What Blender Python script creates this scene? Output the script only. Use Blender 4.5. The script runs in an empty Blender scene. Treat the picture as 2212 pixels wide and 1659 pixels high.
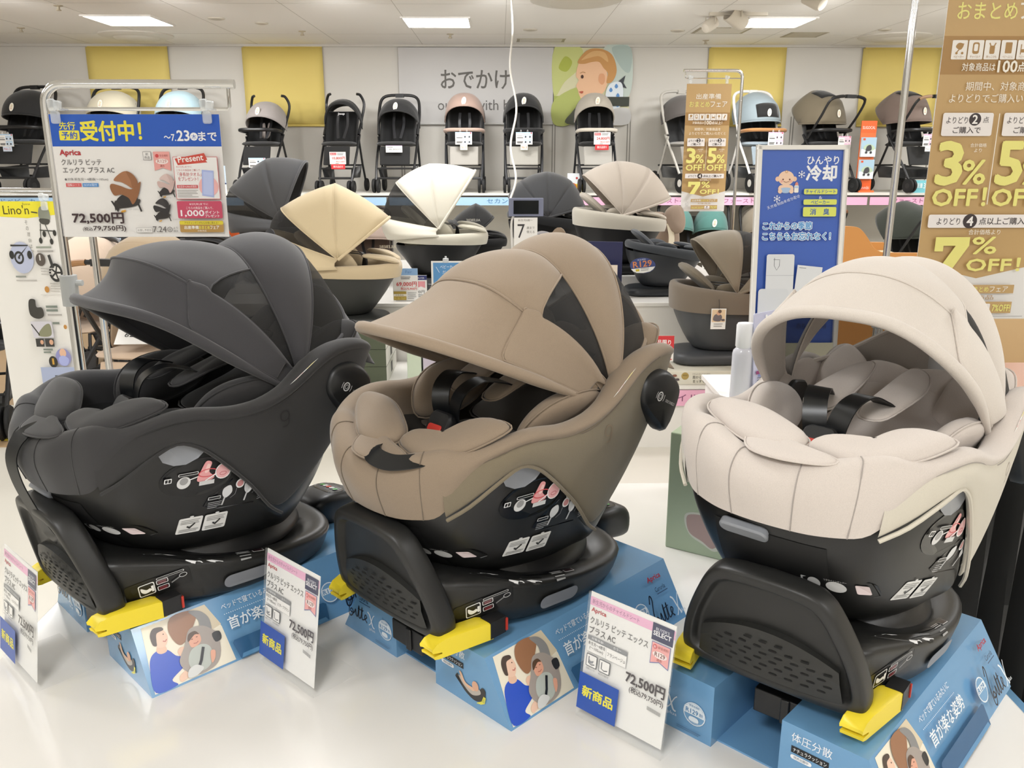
import bpy, bmesh, math, random
from mathutils import Vector, Matrix
from mathutils.bvhtree import BVHTree
S = bpy.context.scene
COL = S.collection
V = Vector
R = math.radians
PI = math.pi
random.seed(7)

# ------------------------------------------------------------------ camera, world, exposure
EYE = 1.6
cam_d = bpy.data.cameras.new('camera')
cam_d.sensor_fit = 'HORIZONTAL'
cam_d.sensor_width = 36.0
cam_d.lens = 36.0 * 1850.0 / 2212.0
cam_d.clip_start = 0.05
cam_d.clip_end = 60
cam = bpy.data.objects.new('camera', cam_d)
COL.objects.link(cam)
_th, _ps = R(15.1), R(.777)
FW = V((math.sin(_ps) * math.cos(_th), math.cos(_ps) * math.cos(_th), -math.sin(_th)))
RT = V((math.cos(_ps), -math.sin(_ps), 0))
UPV = RT.cross(FW)
cam.matrix_world = Matrix(((RT.x, UPV.x, -FW.x, 0), (RT.y, UPV.y, -FW.y, 0), (RT.z, UPV.z, -FW.z, EYE), (0, 0, 0, 1)))
S.camera = cam
w = bpy.data.worlds.new('world')
S.world = w
w.use_nodes = True
w.node_tree.nodes['Background'].inputs[0].default_value = (1, .97, .93, 1)
w.node_tree.nodes['Background'].inputs[1].default_value = .15
S.view_settings.view_transform = 'Standard'
S.view_settings.look = 'None'
S.view_settings.gamma = 1
S.view_settings.use_curve_mapping = False
S.view_settings.exposure = EXPOSURE = 0.03
S.cycles.use_denoising = True
S.cycles.max_bounces = 8
S.cycles.transparent_max_bounces = 16
S.cycles.caustics_reflective = False
S.cycles.caustics_refractive = False

CEIL = 2.762
LAMP_X = (-6.3, -3.35, -.57, 2.52, 5.45)
LAMP_Y = (8.43, 5.5, 2.6, -.3, -3.2)
for ly in LAMP_Y:
    for lx in LAMP_X:
        ld = bpy.data.lights.new('panel_light', 'AREA')
        ld.shape = 'SQUARE'
        ld.size = .56
        ld.energy = 30
        ld.color = (.985, .99, 1)
        lo = bpy.data.objects.new('panel_light', ld)
        lo.location = (lx, ly, CEIL - .022)
        COL.objects.link(lo)


# unseen row of spots added to brighten the back wall and its shelves
for lx in (-5.2, -3.9, -2.6, -1.3, 0, 1.3, 2.6, 3.9, 5.2):
    ld = bpy.data.lights.new('wall_fill_spot', 'SPOT')
    ld.energy = 48
    ld.spot_size = R(95)
    ld.spot_blend = 1.
    ld.shadow_soft_size = .12
    ld.color = (.99, .99, 1)
    lo = bpy.data.objects.new('wall_fill_spot', ld)
    lo.location = (lx, 6.9, CEIL - .12)
    lo.rotation_euler = (V((0, 3.3, -1.25)).to_track_quat('-Z', 'Y')).to_euler()
    COL.objects.link(lo)


# ------------------------------------------------------------------ materials
def lin(c):
    c = c / 255.
    return c / 12.92 if c <= .04045 else ((c + .055) / 1.055) ** 2.4


def rgb(h):
    h = h.lstrip('#')
    return tuple(lin(int(h[i:i + 2], 16)) for i in (0, 2, 4))


_M = {}


def mat(hexc, rough=.55, metal=0., kind='', scale=400., bump=.15, coat=0., alpha=1., spec=.5, emit=0., name=None):
    key = (hexc, rough, metal, kind, scale, bump, coat, alpha, spec, emit)
    if key in _M:
        return _M[key]
    m = bpy.data.materials.new(name or ((kind or 'surface') + '_' + hexc.lstrip('#')))
    m.use_nodes = True
    nt = m.node_tree
    b = nt.nodes['Principled BSDF']
    c = rgb(hexc)
    b.inputs['Base Color'].default_value = (*c, 1)
    b.inputs['Roughness'].default_value = rough
    b.inputs['Metallic'].default_value = metal
    b.inputs['Specular IOR Level'].default_value = spec
    if coat:
        b.inputs['Coat Weight'].default_value = coat
        b.inputs['Coat Roughness'].default_value = .08
    if emit:
        b.inputs['Emission Color'].default_value = (*c, 1)
        b.inputs['Emission Strength'].default_value = emit
    if kind in ('fabric', 'plastic', 'paint', 'card', 'floor'):
        tc = nt.nodes.new('ShaderNodeTexCoord')
        nz = nt.nodes.new('ShaderNodeTexNoise')
        nz.inputs['Scale'].default_value = scale
        nz.inputs['Detail'].default_value = 3
        nt.links.new(tc.outputs['Object'], nz.inputs['Vector'])
        bp = nt.nodes.new('ShaderNodeBump')
        bp.inputs['Strength'].default_value = bump
        bp.inputs['Distance'].default_value = .002
        nt.links.new(nz.outputs['Fac'], bp.inputs['Height'])
        nt.links.new(bp.outputs['Normal'], b.inputs['Normal'])
        if kind == 'fabric':
            b.inputs['Sheen Weight'].default_value = .25
            b.inputs['Sheen Roughness'].default_value = .5
            mx = nt.nodes.new('ShaderNodeMix')
            mx.data_type = 'RGBA'
            mx.inputs[6].default_value = (*[x * .86 for x in c], 1)
            mx.inputs[7].default_value = (*[min(1, x * 1.14) for x in c], 1)
            nt.links.new(nz.outputs['Fac'], mx.inputs[0])
            nt.links.new(mx.outputs[2], b.inputs['Base Color'])
    if alpha < 1 or kind == 'net':
        out = nt.nodes['Material Output']
        tr = nt.nodes.new('ShaderNodeBsdfTransparent')
        ms = nt.nodes.new('ShaderNodeMixShader')
        ms.inputs[0].default_value = alpha
        nt.links.new(tr.outputs[0], ms.inputs[1])
        nt.links.new(b.outputs[0], ms.inputs[2])
        nt.links.new(ms.outputs[0], out.inputs['Surface'])
    _M[key] = m
    return m


def fab(h, bump=.15, scale=900., rough=.85):
    return mat(h, rough, 0, 'fabric', scale, bump)


def pla(h, rough=.42, bump=.05, scale=700.):
    return mat(h, rough, 0, 'plastic', scale, bump)


def ink(h, rough=.45):
    return mat(h, rough)


def acrylic(tint='#ffffff', a=.1):
    return mat(tint, .06, 0, '', 1, 0, 0, a)


CHROME = mat('#d8d8d8', .12, 1.)
STEEL = mat('#bdbdbd', .25, 1.)
BLACKP = pla('#1b1b1c', .4)
RUBBER = pla('#161616', .7)
PAPER = mat('#f2f0ec', .5)


# ------------------------------------------------------------------ object helpers
def obj(name, me, parent=None, loc=None):
    o = bpy.data.objects.new(name, me)
    COL.objects.link(o)
    if parent is not None:
        o.parent = parent
    if loc is not None:
        o.location = loc
    return o


def tag(o, label, cat, group=None):
    o['label'] = label
    o['category'] = cat
    if group:
        o['group'] = group
    return o


def thing(name, label, cat, loc=(0, 0, 0), rz=0., group=None, M=None):
    o = bpy.data.objects.new(name, None)
    o.empty_display_size = .05
    COL.objects.link(o)
    if M is not None:
        o.matrix_world = M
    else:
        o.location = loc
        o.rotation_euler = (0, 0, rz)
    return tag(o, label, cat, group)


def struct(name, mb, mats, **k):
    o = mb.build(name, mats, None, **k)
    o['kind'] = 'structure'
    return o


class MB:
    """collects shapes, then links them as one mesh object"""

    def __init__(self):
        self.v, self.f, self.m = [], [], []
        self.T = None

    def add(self, vs, fs, mi=0):
        n = len(self.v)
        if self.T is not None:
            vs = [self.T @ V(p) for p in vs]
        self.v += [tuple(p) for p in vs]
        self.f += [tuple(i + n for i in f) for f in fs]
        self.m += [mi] * len(fs)
        return self

    def box(self, c, s, mi=0, M=None):
        x, y, z = s[0] / 2, s[1] / 2, s[2] / 2
        vs = [V((a, b, d)) for a in (-x, x) for b in (-y, y) for d in (-z, z)]
        if M is not None:
            vs = [M @ p for p in vs]
        vs = [p + V(c) for p in vs]
        return self.add(vs, [(0, 1, 3, 2), (4, 6, 7, 5), (0, 4, 5, 1), (2, 3, 7, 6), (0, 2, 6, 4), (1, 5, 7, 3)], mi)

    def grid(self, rows, mi=0, cu=False, cv=False, flip=False, cap=0):
        """rows of points; cu closes each row, cv closes the row list; cap: 1 first, 2 last, 3 both"""
        nr, nc = len(rows), len(rows[0])
        vs = [p for r in rows for p in r]
        fs = []
        for i in range(nr if cv else nr - 1):
            for j in range(nc if cu else nc - 1):
                a, b = i * nc + j, i * nc + (j + 1) % nc
                c, d = ((i + 1) % nr) * nc + (j + 1) % nc, ((i + 1) % nr) * nc + j
                fs.append((a, d, c, b) if flip else (a, b, c, d))
        if cap & 1:
            fs.append(tuple(range(nc)) if flip else tuple(reversed(range(nc))))
        if cap & 2:
            fs.append(tuple((nr - 1) * nc + k for k in (range(nc) if not flip else reversed(range(nc)))))
        return self.add(vs, fs, mi)

    def tube(self, path, r, n=8, mi=0, closed=False, caps=True):
        P = [V(p) for p in path]
        L = len(P)
        rr = r if isinstance(r, (list, tuple)) else [r] * L
        rows = []
        prev = None
        for i in range(L):
            if closed:
                t = P[(i + 1) % L] - P[i - 1]
            else:
                t = P[min(i + 1, L - 1)] - P[max(i - 1, 0)]
            t = t.normalized() if t.length > 1e-9 else V((0, 0, 1))
            if prev is None:
                a = t.orthogonal().normalized()
            else:
                a = prev - t * prev.dot(t)
                a = a.normalized() if a.length > 1e-6 else t.orthogonal().normalized()
            prev = a
            b = t.cross(a)
            rows.append([P[i] + (a * math.cos(2 * PI * k / n) + b * math.sin(2 * PI * k / n)) * rr[i] for k in range(n)])
        return self.grid(rows, mi, cu=True, cv=closed, cap=3 if caps and not closed else 0)

    def ribbon(self, path, width, thick, up=V((0, 0, 1)), mi=0):
        """flat strap along a path; `up` (vector or list) is the strap's normal"""
        P = [V(p) for p in path]
        rows = []
        for i, p in enumerate(P):
            t = (P[min(i + 1, len(P) - 1)] - P[max(i - 1, 0)]).normalized()
            u = V(up[i]) if isinstance(up, list) else V(up)
            s = t.cross(u).normalized()
            n = s.cross(t).normalized()
            rows.append([p + s * width / 2 + n * thick / 2, p + s * width / 2 - n * thick / 2, p - s * width / 2 - n * thick / 2, p - s * width / 2 + n * thick / 2])
        return self.grid(rows, mi, cu=True, cap=3)

    def cyl(self, a, b, r, n=16, mi=0, r2=None):
        return self.tube([a, b], [r, r if r2 is None else r2], n, mi)

    def lathe(self, prof, n=24, mi=0, M=None):
        rows = [[V((r * math.cos(2 * PI * k / n), r * math.sin(2 * PI * k / n), z)) for k in range(n)] for r, z in prof]
        if M is not None:
            rows = [[M @ p for p in r] for r in rows]
        return self.grid(rows, mi, cu=True, cap=3)

    def prism(self, poly, d, M=None, mi=0, bev=0.):
        """polygon in the XY plane extruded along +Z by d, optional small chamfer"""
        n = len(poly)
        cx, cy = sum(p[0] for p in poly) / n, sum(p[1] for p in poly) / n

        def ring(z, k):
            out = []
            for x, y in poly:
                l = math.hypot(x - cx, y - cy) or 1
                out.append(V((x - (x - cx) / l * k, y - (y - cy) / l * k, z)))
            return out
        rows = [ring(0, bev), ring(bev, 0), ring(d - bev, 0), ring(d, bev)] if bev else [ring(0, 0), ring(d, 0)]
        if M is not None:
            rows = [[M @ p for p in r] for r in rows]
        return self.grid(rows, mi, cu=True, cap=3)

    def pad(self, outline, thick, nrm, mi=0, back=.6, prof=((0, 0), (.07, .55), (.25, .88), (.55, 1.))):
        """soft cushion: closed 3D outline (the seam), puffed both ways along nrm"""
        O = [V(p) for p in outline]
        n = len(O)
        c = sum(O, V()) / n
        N = V(nrm).normalized()
        rows = []
        for f, h in reversed(prof):
            rows.append([p.lerp(c, f) - N * thick * h * back for p in O])
        for f, h in prof[1:]:
            rows.append([p.lerp(c, f) + N * thick * h for p in O])
        self.grid(rows, mi, cu=True)
        k = len(self.v)
        # caps as fans
        a = k - n
        b = k - n * len(rows)
        base_n = len(self.v)
        self.v.append(tuple((self.T @ (c + N * thick * 1.03)) if self.T is not None else c + N * thick * 1.03))
        self.v.append(tuple((self.T @ (c - N * thick * back * 1.03)) if self.T is not None else c - N * thick * back * 1.03))
        for j in range(n):
            self.f.append((a + j, a + (j + 1) % n, base_n))
            self.f.append((b + (j + 1) % n, b + j, base_n + 1))
            self.m += [mi, mi]
        return self

    def build(self, name, mats, parent=None, smooth=True, sub=0, solid=0., bevel=0., seg=2, angle=40, loc=None):
        me = bpy.data.meshes.new(name)
        me.from_pydata(self.v, [], self.f)
        ms = mats if isinstance(mats, (list, tuple)) else [mats]
        for m in ms:
            me.materials.append(m)
        if len(ms) > 1:
            me.polygons.foreach_set('material_index', self.m)
        bm = bmesh.new()
        bm.from_mesh(me)
        bmesh.ops.remove_doubles(bm, verts=bm.verts, dist=1e-6)
        bmesh.ops.recalc_face_normals(bm, faces=bm.faces)
        bm.to_mesh(me)
        bm.free()
        if smooth:
            me.shade_smooth()
        o = obj(name, me, parent, loc)
        if bevel:
            b = o.modifiers.new('bevel', 'BEVEL')
            b.width = bevel
            b.segments = seg
            b.limit_method = 'ANGLE'
            b.angle_limit = R(35)
        if solid:
            s = o.modifiers.new('thickness', 'SOLIDIFY')
            s.thickness = solid
            s.offset = 0
        if sub:
            s = o.modifiers.new('smooth', 'SUBSURF')
            s.levels = sub
            s.render_levels = sub
        elif smooth:
            try:
                me.set_sharp_from_angle(angle=R(angle))
            except Exception:
                pass
        return o


def rrect(x, y, w, h, r, n=5):
    """rounded rectangle outline, lower-left corner x,y"""
    r = min(r, w / 2, h / 2)
    out = []
    for cx, cy, a0 in ((x + w - r, y + h - r, 0), (x + r, y + h - r, 90), (x + r, y + r, 180), (x + w - r, y + r, 270)):
        for k in range(n + 1):
            a = R(a0 + 90 * k / n)
            out.append((cx + r * math.cos(a), cy + r * math.sin(a)))
    return out


def bez(p0, p1, p2, p3, n=10):
    p0, p1, p2, p3 = map(V, (p0, p1, p2, p3))
    return [p0 * (1 - t) ** 3 + p1 * 3 * t * (1 - t) ** 2 + p2 * 3 * t * t * (1 - t) + p3 * t ** 3 for t in [k / n for k in range(n + 1)]]


def crom(P, n=6, closed=False):
    """Catmull-Rom through the points"""
    P = [V(p) for p in P]
    L = len(P)
    out = []
    for i in range(L if closed else L - 1):
        a = P[(i - 1) % L] if closed or i else P[0] * 2 - P[1]
        b, c = P[i], P[(i + 1) % L]
        d = P[(i + 2) % L] if closed or i + 2 < L else P[-1] * 2 - P[-2]
        for k in range(n):
            t = k / n
            out.append(.5 * (2 * b + (c - a) * t + (2 * a - 5 * b + 4 * c - d) * t * t + (3 * b - a - 3 * c + d) * t ** 3))
    if not closed:
        out.append(P[-1])
    return out


def frame_m(o, u, v):
    """matrix mapping x->u, y->v, z->u x v at origin o"""
    u, v = V(u).normalized(), V(v).normalized()
    n = u.cross(v)
    return Matrix(((u.x, v.x, n.x, o[0]), (u.y, v.y, n.y, o[1]), (u.z, v.z, n.z, o[2]), (0, 0, 0, 1)))


def copy_tree(o, parent=None):
    c = o.copy()
    COL.objects.link(c)
    if parent is not None:
        c.parent = parent
    for ch in list(o.children):
        copy_tree(ch, c)
    return c


# ------------------------------------------------------------------ lettering and print
_TX = {}


def text_mesh(s):
    k = s
    if k not in _TX:
        cu = bpy.data.curves.new('lettering', 'FONT')
        cu.body = s
        cu.resolution_u = 2
        o = bpy.data.objects.new('lettering', cu)
        COL.objects.link(o)
        dg = bpy.context.evaluated_depsgraph_get()
        me = bpy.data.meshes.new_from_object(o.evaluated_get(dg))
        vs = [v.co.copy() for v in me.vertices]
        fs = [tuple(p.vertices) for p in me.polygons]
        bpy.data.objects.remove(o)
        bpy.data.curves.remove(cu)
        bpy.data.meshes.remove(me)
        if not vs:
            vs, fs = [V((0, 0, 0))], []
        xs = [v.x for v in vs]
        ys = [v.y for v in vs]
        _TX[k] = (vs, fs, min(xs), max(xs), min(ys), max(ys))
    return _TX[k]


class Print:
    """flat coloured print on a plane: M maps (u, v, 0) to the sheet's face; later marks lie a hair higher"""

    def __init__(self, M=None, sc=1., eps=.00015, surf=None):
        self.M, self.sc, self.eps, self.surf = M, sc, eps, surf
        self.z = eps
        self.mb = MB()
        self.cols = []

    def mi(self, c):
        if c not in self.cols:
            self.cols.append(c)
        return self.cols.index(c)

    def put(self, pts, fs, c):
        if self.surf:
            vs = [self.surf(p[0] * self.sc, p[1] * self.sc, self.z) for p in pts]
        else:
            vs = [self.M @ V((p[0] * self.sc, p[1] * self.sc, self.z)) for p in pts]
        self.mb.add(vs, fs, self.mi(c))
        self.z += self.eps
        return self

    def poly(self, pts, c):
        return self.put(pts, [tuple(range(len(pts)))], c)

    def rect(self, x, y, w, h, c):
        return self.poly([(x, y), (x + w, y), (x + w, y + h), (x, y + h)], c)

    def rr(self, x, y, w, h, r, c):
        return self.poly(rrect(x, y, w, h, r), c)

    def circ(self, x, y, r, c, ry=None, n=20, a0=0, a1=360, rot=0):
        ry = r if ry is None else ry
        full = abs(a1 - a0) >= 360
        cr, sr = math.cos(R(rot)), math.sin(R(rot))
        P = []
        for k in range(n if full else n + 1):
            a = R(a0 + (a1 - a0) * k / n)
            px, py = r * math.cos(a), ry * math.sin(a)
            P.append((x + px * cr - py * sr, y + px * sr + py * cr))
        return self.poly(P, c)

    def blob(self, pts, c, n=5):
        return self.poly([(p.x, p.y) for p in crom([(x, y, 0) for x, y in pts], n, True)], c)

    def line(self, pts, wd, c, closed=False):
        """stroke with mitre-free joints"""
        P = [V((p[0], p[1], 0)) for p in pts]
        if closed:
            P.append(P[0])
        vs, fs = [], []
        for i, p in enumerate(P):
            if closed:
                t = P[(i + 1) % (len(P) - 1)] - P[i - 1 if i else -2]
            else:
                t = P[min(i + 1, len(P) - 1)] - P[max(0, i - 1)]
            t = t.normalized() if t.length else V((1, 0, 0))
            s = V((-t.y, t.x, 0)) * wd / 2
            vs += [p + s, p - s]
        fs = [(2 * i, 2 * i + 1, 2 * i + 3, 2 * i + 2) for i in range(len(P) - 1)]
        return self.put(vs, fs, c)

    def ring(self, x, y, r, wd, c, ry=None, n=24):
        ry = r if ry is None else ry
        return self.line([(x + r * math.cos(2 * PI * k / n), y + ry * math.sin(2 * PI * k / n)) for k in range(n)], wd, c, True)

    def text(self, s, x, y, h, c, al='l', w=None, bold=0., rot=0., slant=0.):
        """h: height of the letters; w: squeeze to this width; x,y: lower left (or lower centre/right)"""
        vs, fs, x0, x1, y0, y1 = text_mesh(s)
        k = h / max(y1 - y0, .3)
        kx = k if w is None else w / max(x1 - x0, 1e-6)
        wd = (x1 - x0) * kx
        ox = {'l': 0, 'c': -wd / 2, 'r': -wd}[al]
        cr, sr = math.cos(R(rot)), math.sin(R(rot))
        P = []
        for v in vs:
            a, b = (v.x - x0) * kx + ox, (v.y - y0) * k
            a += b * slant
            P.append((x + a * cr - b * sr, y + a * sr + b * cr))
        if bold:
            d = h * bold * 1.1
            n = 6 if bold < .05 else 12
            e, self.eps = self.eps, self.eps / (n + 1)
            for j in range(n):
                a = 2 * PI * (j + .25) / n
                self.put([(x_ + d * math.cos(a), y_ + d * math.sin(a)) for x_, y_ in P], fs, c)
            self.put(P, fs, c)
            self.eps = e
            return self
        return self.put(P, fs, c)

    def lines(self, x, y, w, n, dy, h, c):
        """small print too fine to read: n grey bars"""
        for i in range(n):
            self.rect(x, y - i * dy, w * (1, .92, .97, .7)[i % 4], h, c)
        return self

    def build(self, parent, name='printed_face', rough=.45):
        return self.mb.build(name, [ink(c, rough) for c in self.cols], parent, smooth=False)


def snapper(objs, lift=.0006):
    """returns f(p): the nearest point on the given evaluated meshes, lifted along the surface normal"""
    bm = bmesh.new()
    dg = bpy.context.evaluated_depsgraph_get()
    for o in objs:
        ev = o.evaluated_get(dg)
        me = ev.to_mesh()
        bm.from_mesh(me)
        ev.to_mesh_clear()
    tree = BVHTree.FromBMesh(bm)
    bm.free()

    def f(p):
        h, n, i, d = tree.find_nearest(V(p))
        return h + n * (lift if n.dot(V(p) - h) >= 0 else -lift)
    return f


def upright(x, y, z, rz=0., tilt=0.):
    """sheet facing the viewer (-Y) with lower-left corner at x,y,z"""
    return Matrix.Translation((x, y, z)) @ Matrix.Rotation(rz, 4, 'Z') @ Matrix.Rotation(R(90) - tilt, 4, 'X')


def drape(me_objs, axis, M, lift=.0008, start=.6):
    """returns a surf(u, v, z) that lays print on the given meshes by casting along axis (local space of the meshes)"""
    bm = bmesh.new()
    dg = bpy.context.evaluated_depsgraph_get()
    for o in me_objs:
        ev = o.evaluated_get(dg)
        me = ev.to_mesh()
        bm.from_mesh(me)
        ev.to_mesh_clear()
    tree = BVHTree.FromBMesh(bm)
    bm.free()
    ax = V(axis).normalized()

    def f(u, v, z):
        p = M @ V((u, v, 0))
        h, n, i, d = tree.ray_cast(p - ax * start, ax)
        if h is None:
            h, n, i, d = tree.find_nearest(p)
        if n.dot(ax) > 0:
            n = -n
        return h + n * (lift + z)
    return f
# ------------------------------------------------------------------ the three big car seats on the table
TABLE = .70
SEAT_POSE = [((-.567, 1.614), 227.42, 3.3, 1.1), ((.020, 1.533), 223.84, 0, 0), ((.591, 1.339), 229.28, 11.3, -3.)]

# half outline of the shell, front centre -> rear centre: lower edge, crease, plan normal is taken from neighbours
LO = [(.325, 0, .335), (.322, .045, .336), (.316, .075, .337), (.300, .112, .342), (.286, .145, .350), (.262, .172, .374), (.222, .197, .410),
      (.185, .206, .428), (.150, .208, .417), (.118, .207, .393), (.085, .205, .362), (.045, .201, .322), (.005, .194, .272), (-.030, .182, .245),
      (-.090, .172, .280), (-.150, .165, .332), (-.200, .130, .362), (-.230, .070, .366), (-.240, 0, .366)]
CR = [(.335, 0, .345), (.332, .045, .346), (.326, .076, .347), (.308, .115, .352), (.298, .150, .424), (.262, .182, .440), (.222, .203, .456),
      (.180, .212, .465), (.135, .215, .462), (.090, .216, .453), (.022, .217, .457), (-.035, .216, .479), (-.081, .214, .508), (-.115, .211, .530),
      (-.170, .207, .546), (-.232, .197, .541), (-.264, .160, .516), (-.274, .085, .512), (-.277, 0, .512)]


def arch(par, n=48):
    """one canopy hoop: near pivot -> over the top -> far pivot"""
    L, al, W, e, x0, z0, b = par
    e = min(e, 1.)
    out = []
    for k in range(n + 1):
        t = PI * k / n
        c, s = math.cos(t), math.sin(t)
        r = L * abs(s) ** e
        q = b * math.sin(2 * t) ** 2
        out.append(V((x0 + r * math.cos(al) - q * math.sin(al), W * math.copysign(abs(c) ** e, c), z0 + r * math.sin(al) + q * math.cos(al))))
    return out


SEAM2 = (.26, 1.383, .168, 1.0, -.088, .473, -.007)
REAR = (.29, 1.972, .182, 1.0, -.069, .465, -.004)
BACK = (.227, 2.478, .187, .937, -.067, .505, .04)
CANOPY = [((.338, .531, .181, .68, -.071, .469, .01), (.319, .741, .176, .72, -.084, .497, .005)),
          ((.379, .431, .170, .72, -.055, .470, .001), (.270, .848, .168, .74, -.064, .487, -.009)),
          ((.281, .649, .180, .68, -.054, .470, -.012), (.288, .798, .180, .9, -.094, .5, -.003))]


def hero(i, name_col, c_can, c_rim, c_cov, c_pad, c_deep, label):
    (ox, oy), rz, pitch, yaw = SEAT_POSE[i]
    root = thing('child_car_seat', label, 'car seat', (ox, oy, TABLE), R(rz), 'large rotating car seats on the front table')
    PV = V((0, 0, .40))
    T = Matrix.Rotation(R(yaw), 4, 'Z') @ Matrix.Translation(PV) @ Matrix.Rotation(-R(pitch), 4, 'Y') @ Matrix.Translation(-PV)

    def mb():
        m = MB()
        m.T = T
        return m
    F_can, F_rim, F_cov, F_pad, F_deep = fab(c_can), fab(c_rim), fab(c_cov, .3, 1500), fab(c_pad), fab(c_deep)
    GREY = pla('#8d9096', .4)
    DARK = pla('#1f1f1e', .4)
    # ---------------- base on the box
    half = [(-.208, 0, .152), (-.202, .055, .152), (-.186, .108, .153), (-.155, .150, .155), (-.105, .174, .158), (-.03, .186, .164), (.05, .185, .173),
            (.13, .170, .188), (.20, .150, .205), (.262, .134, .222), (.296, .126, .228)]
    ring = [V(p) for p in half] + [V((.3, 0, .228))] + [V((x, -y, z)) for x, y, z in reversed(half[1:])]
    cen = V((.03, 0, 0))

    def off(f, dz=0., zz=None):
        out = []
        for p in ring:
            q = V((cen.x + (p.x - cen.x) * f, p.y * f, p.z + dz))
            if zz is not None:
                q.z = zz(p)
            out.append(q)
        return out
    low = lambda p: .106 + max(0, p.x - .12) * .16
    b = MB()
    b.grid([off(.86, 0, low), off(.93, 0, lambda p: low(p) + .001), off(.985, -.012), off(1., -.004), off(.985, .003), off(.93, .008), off(.80, .004), off(.74, -.004), off(.66, -.006)], cu=True, cap=3)
    base = b.build('base', DARK, root, sub=1)
    # ---------------- turntable between base and shell
    m = MB()
    el = lambda rx, ry, z, cx=.03: [V((cx + rx * math.cos(a), ry * math.sin(a), z)) for a in [2 * PI * k / 40 for k in range(40)]]
    m.grid([el(.185, .145, .15), el(.19, .15, .165), el(.185, .146, .178), el(.17, .135, .184), el(.165, .13, .23)], cu=True, cap=3)
    m.build('turntable', BLACKP, root, sub=1)
    # ---------------- front plate
    w0, w1, hh = .146, .088, .2
    outl = [(-w0, .03), (-w0 + .004, .012), (-w0 + .024, 0), (w0 - .024, 0), (w0 - .004, .012), (w0, .03), (w0 - .012, .09), (w1 + .022, .145), (w1 + .006, .178), (w1 - .012, .195), (w1 - .04, hh), (0, hh + .003),
            (-w1 + .04, hh), (-w1 + .012, .195), (-w1 - .006, .178), (-w1 - .022, .145), (-w0 + .012, .09)]

    def P3(u, w, d):
        return V((.296 + .04 * w / .2 + .014 * (1 - (u / .15) ** 2) - d, u, .128 + w * .985 + d * .15))

    def pr(k, d, dy=0.):
        return [P3(u * (1 - k / .13), .1 + (w - .1) * (1 - k / .1) + dy, d) for u, w in outl]
    m = MB()
    m.grid([pr(.004, .05), pr(0, .03), pr(0, .006), pr(.004, 0), pr(.016, 0), pr(.0185, .002), pr(.024, .013), pr(.03, .014)], cu=True, cap=3)
    plate = m.build('front_plate', pla('#232322', .42), root, sub=2)
    # perforated insert in the lower half of the plate
    m = MB()
    top = lambda u: .105 - .035 * (abs(u) / .12) ** 2
    us = [-.112 + .224 * k / 16 for k in range(17)]
    rows = []
    for wv in (0, .33, .66, 1):
        rows.append([P3(u * (.93 + .07 * (1 - wv)) if True else u, .022 + (top(u) - .022) * wv, .004 + (.004 if wv == 1 else 0)) for u in us])
    rows.append([P3(u * .93, top(u) + .002, .03) for u in us])
    m.grid(rows)
    for r in range(6):
        for k in range(8):
            u = -.082 + k * .0235 + (.0085 if r % 2 else 0)
            wv = .036 + r * .0105
            if wv > top(u) - .012:
                continue
            a = [P3(u + du, wv + dw, .0035) for du, dw in ((-.005, -.0016), (.005, -.0016), (.0065, 0), (.005, .0016), (-.005, .0016), (-.0065, 0))]
            m.add(a, [tuple(range(6))], 1)
    m.build('vent_panel', [pla('#272725', .45), mat('#050505', .8)], plate, smooth=False)
    # ---------------- yellow guides on the anchor arms
    for s in (1, -1):
        m = MB()
        prof = [(.0, -.018), (.0, .012), (-.012, .0165), (-.085, .0175), (-.103, .012), (-.112, .002), (-.111, -.004), (-.094, -.007), (-.094, -.0095), (-.109, -.011), (-.108, -.0165), (-.1, -.0185)]
        rows = []
        for q, k in ((-.016, .0025), (-.013, 0), (.013, 0), (.016, .0025)):
            rows.append([V((.208 - px * 1.0 + (k if px < -.05 else -0), s * (.152 - .02 * (-px) / .11) + q, .134 + pz * (1 - k * 40))) for px, pz in prof])
        m.grid(rows, cu=True, cap=3)
        m.box((.29, s * .136, .1255), (.03, .022, .003), 1)
        m.build('anchor_guide', [pla('#f0d835', .38), mat('#3a3220', .5)], root, angle=50)
        m = MB()
        m.box((.196, s * .155, .134), (.035, .026, .03))
        m.box((.178, s * .158, .134), (.004, .024, .022), 1)
        m.build('anchor_connector', [BLACKP, pla('#c0392b')], root)
    m = MB()
    m.box((.245, .012, .08), (.05, .085, .04))
    m.box((.272, .02, .08), (.004, .014, .042))
    m.build('leg_hinge', BLACKP, root, bevel=.008)
    # ---------------- folded support leg at the back of the base
    m = MB()
    rows = []
    for x, hw, z0, z1 in ((-.19, .045, .11, .165), (-.235, .052, .105, .178), (-.285, .052, .095, .172), (-.318, .046, .088, .158), (-.33, .036, .095, .145)):
        rows.append([V((x, y, z)) for y, z in rrect(-hw, z0, 2 * hw, z1 - z0, .02, 3)])
    m.grid(rows, cu=True, cap=3)
    leg = m.build('support_leg', BLACKP, root, sub=1)
    pn = Print(surf=drape([leg], (0, 0, -1), frame_m((-.262, 0, .3), (0, 1, 0), (-1, 0, 0)), .0006))
    pn.rr(-.036, -.022, .072, .048, .018, '#111112')
    for k, c in enumerate(('#3f9c4a', '#d9d9d9', '#c93a34', '#d9d9d9', '#3f9c4a')):
        pn.rr(-.027 + k * .0115, -.004, .008, .012, .002, c)
    pn.build(leg, 'indicator_panel', .2)
    # grey release grip on the flank
    for s in (1, -1):
        g = Print(surf=drape([base], (0, -s, 0), frame_m((.055, s * .4, .142), (-s, 0, 0), (0, 0, 1)), .004))
        g.poly([(x, y) for x, y in rrect(-.042, -.014, .084, .026, .013, 6)], '#84868c')
        e = g.build(root, 'release_grip', .4)
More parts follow.
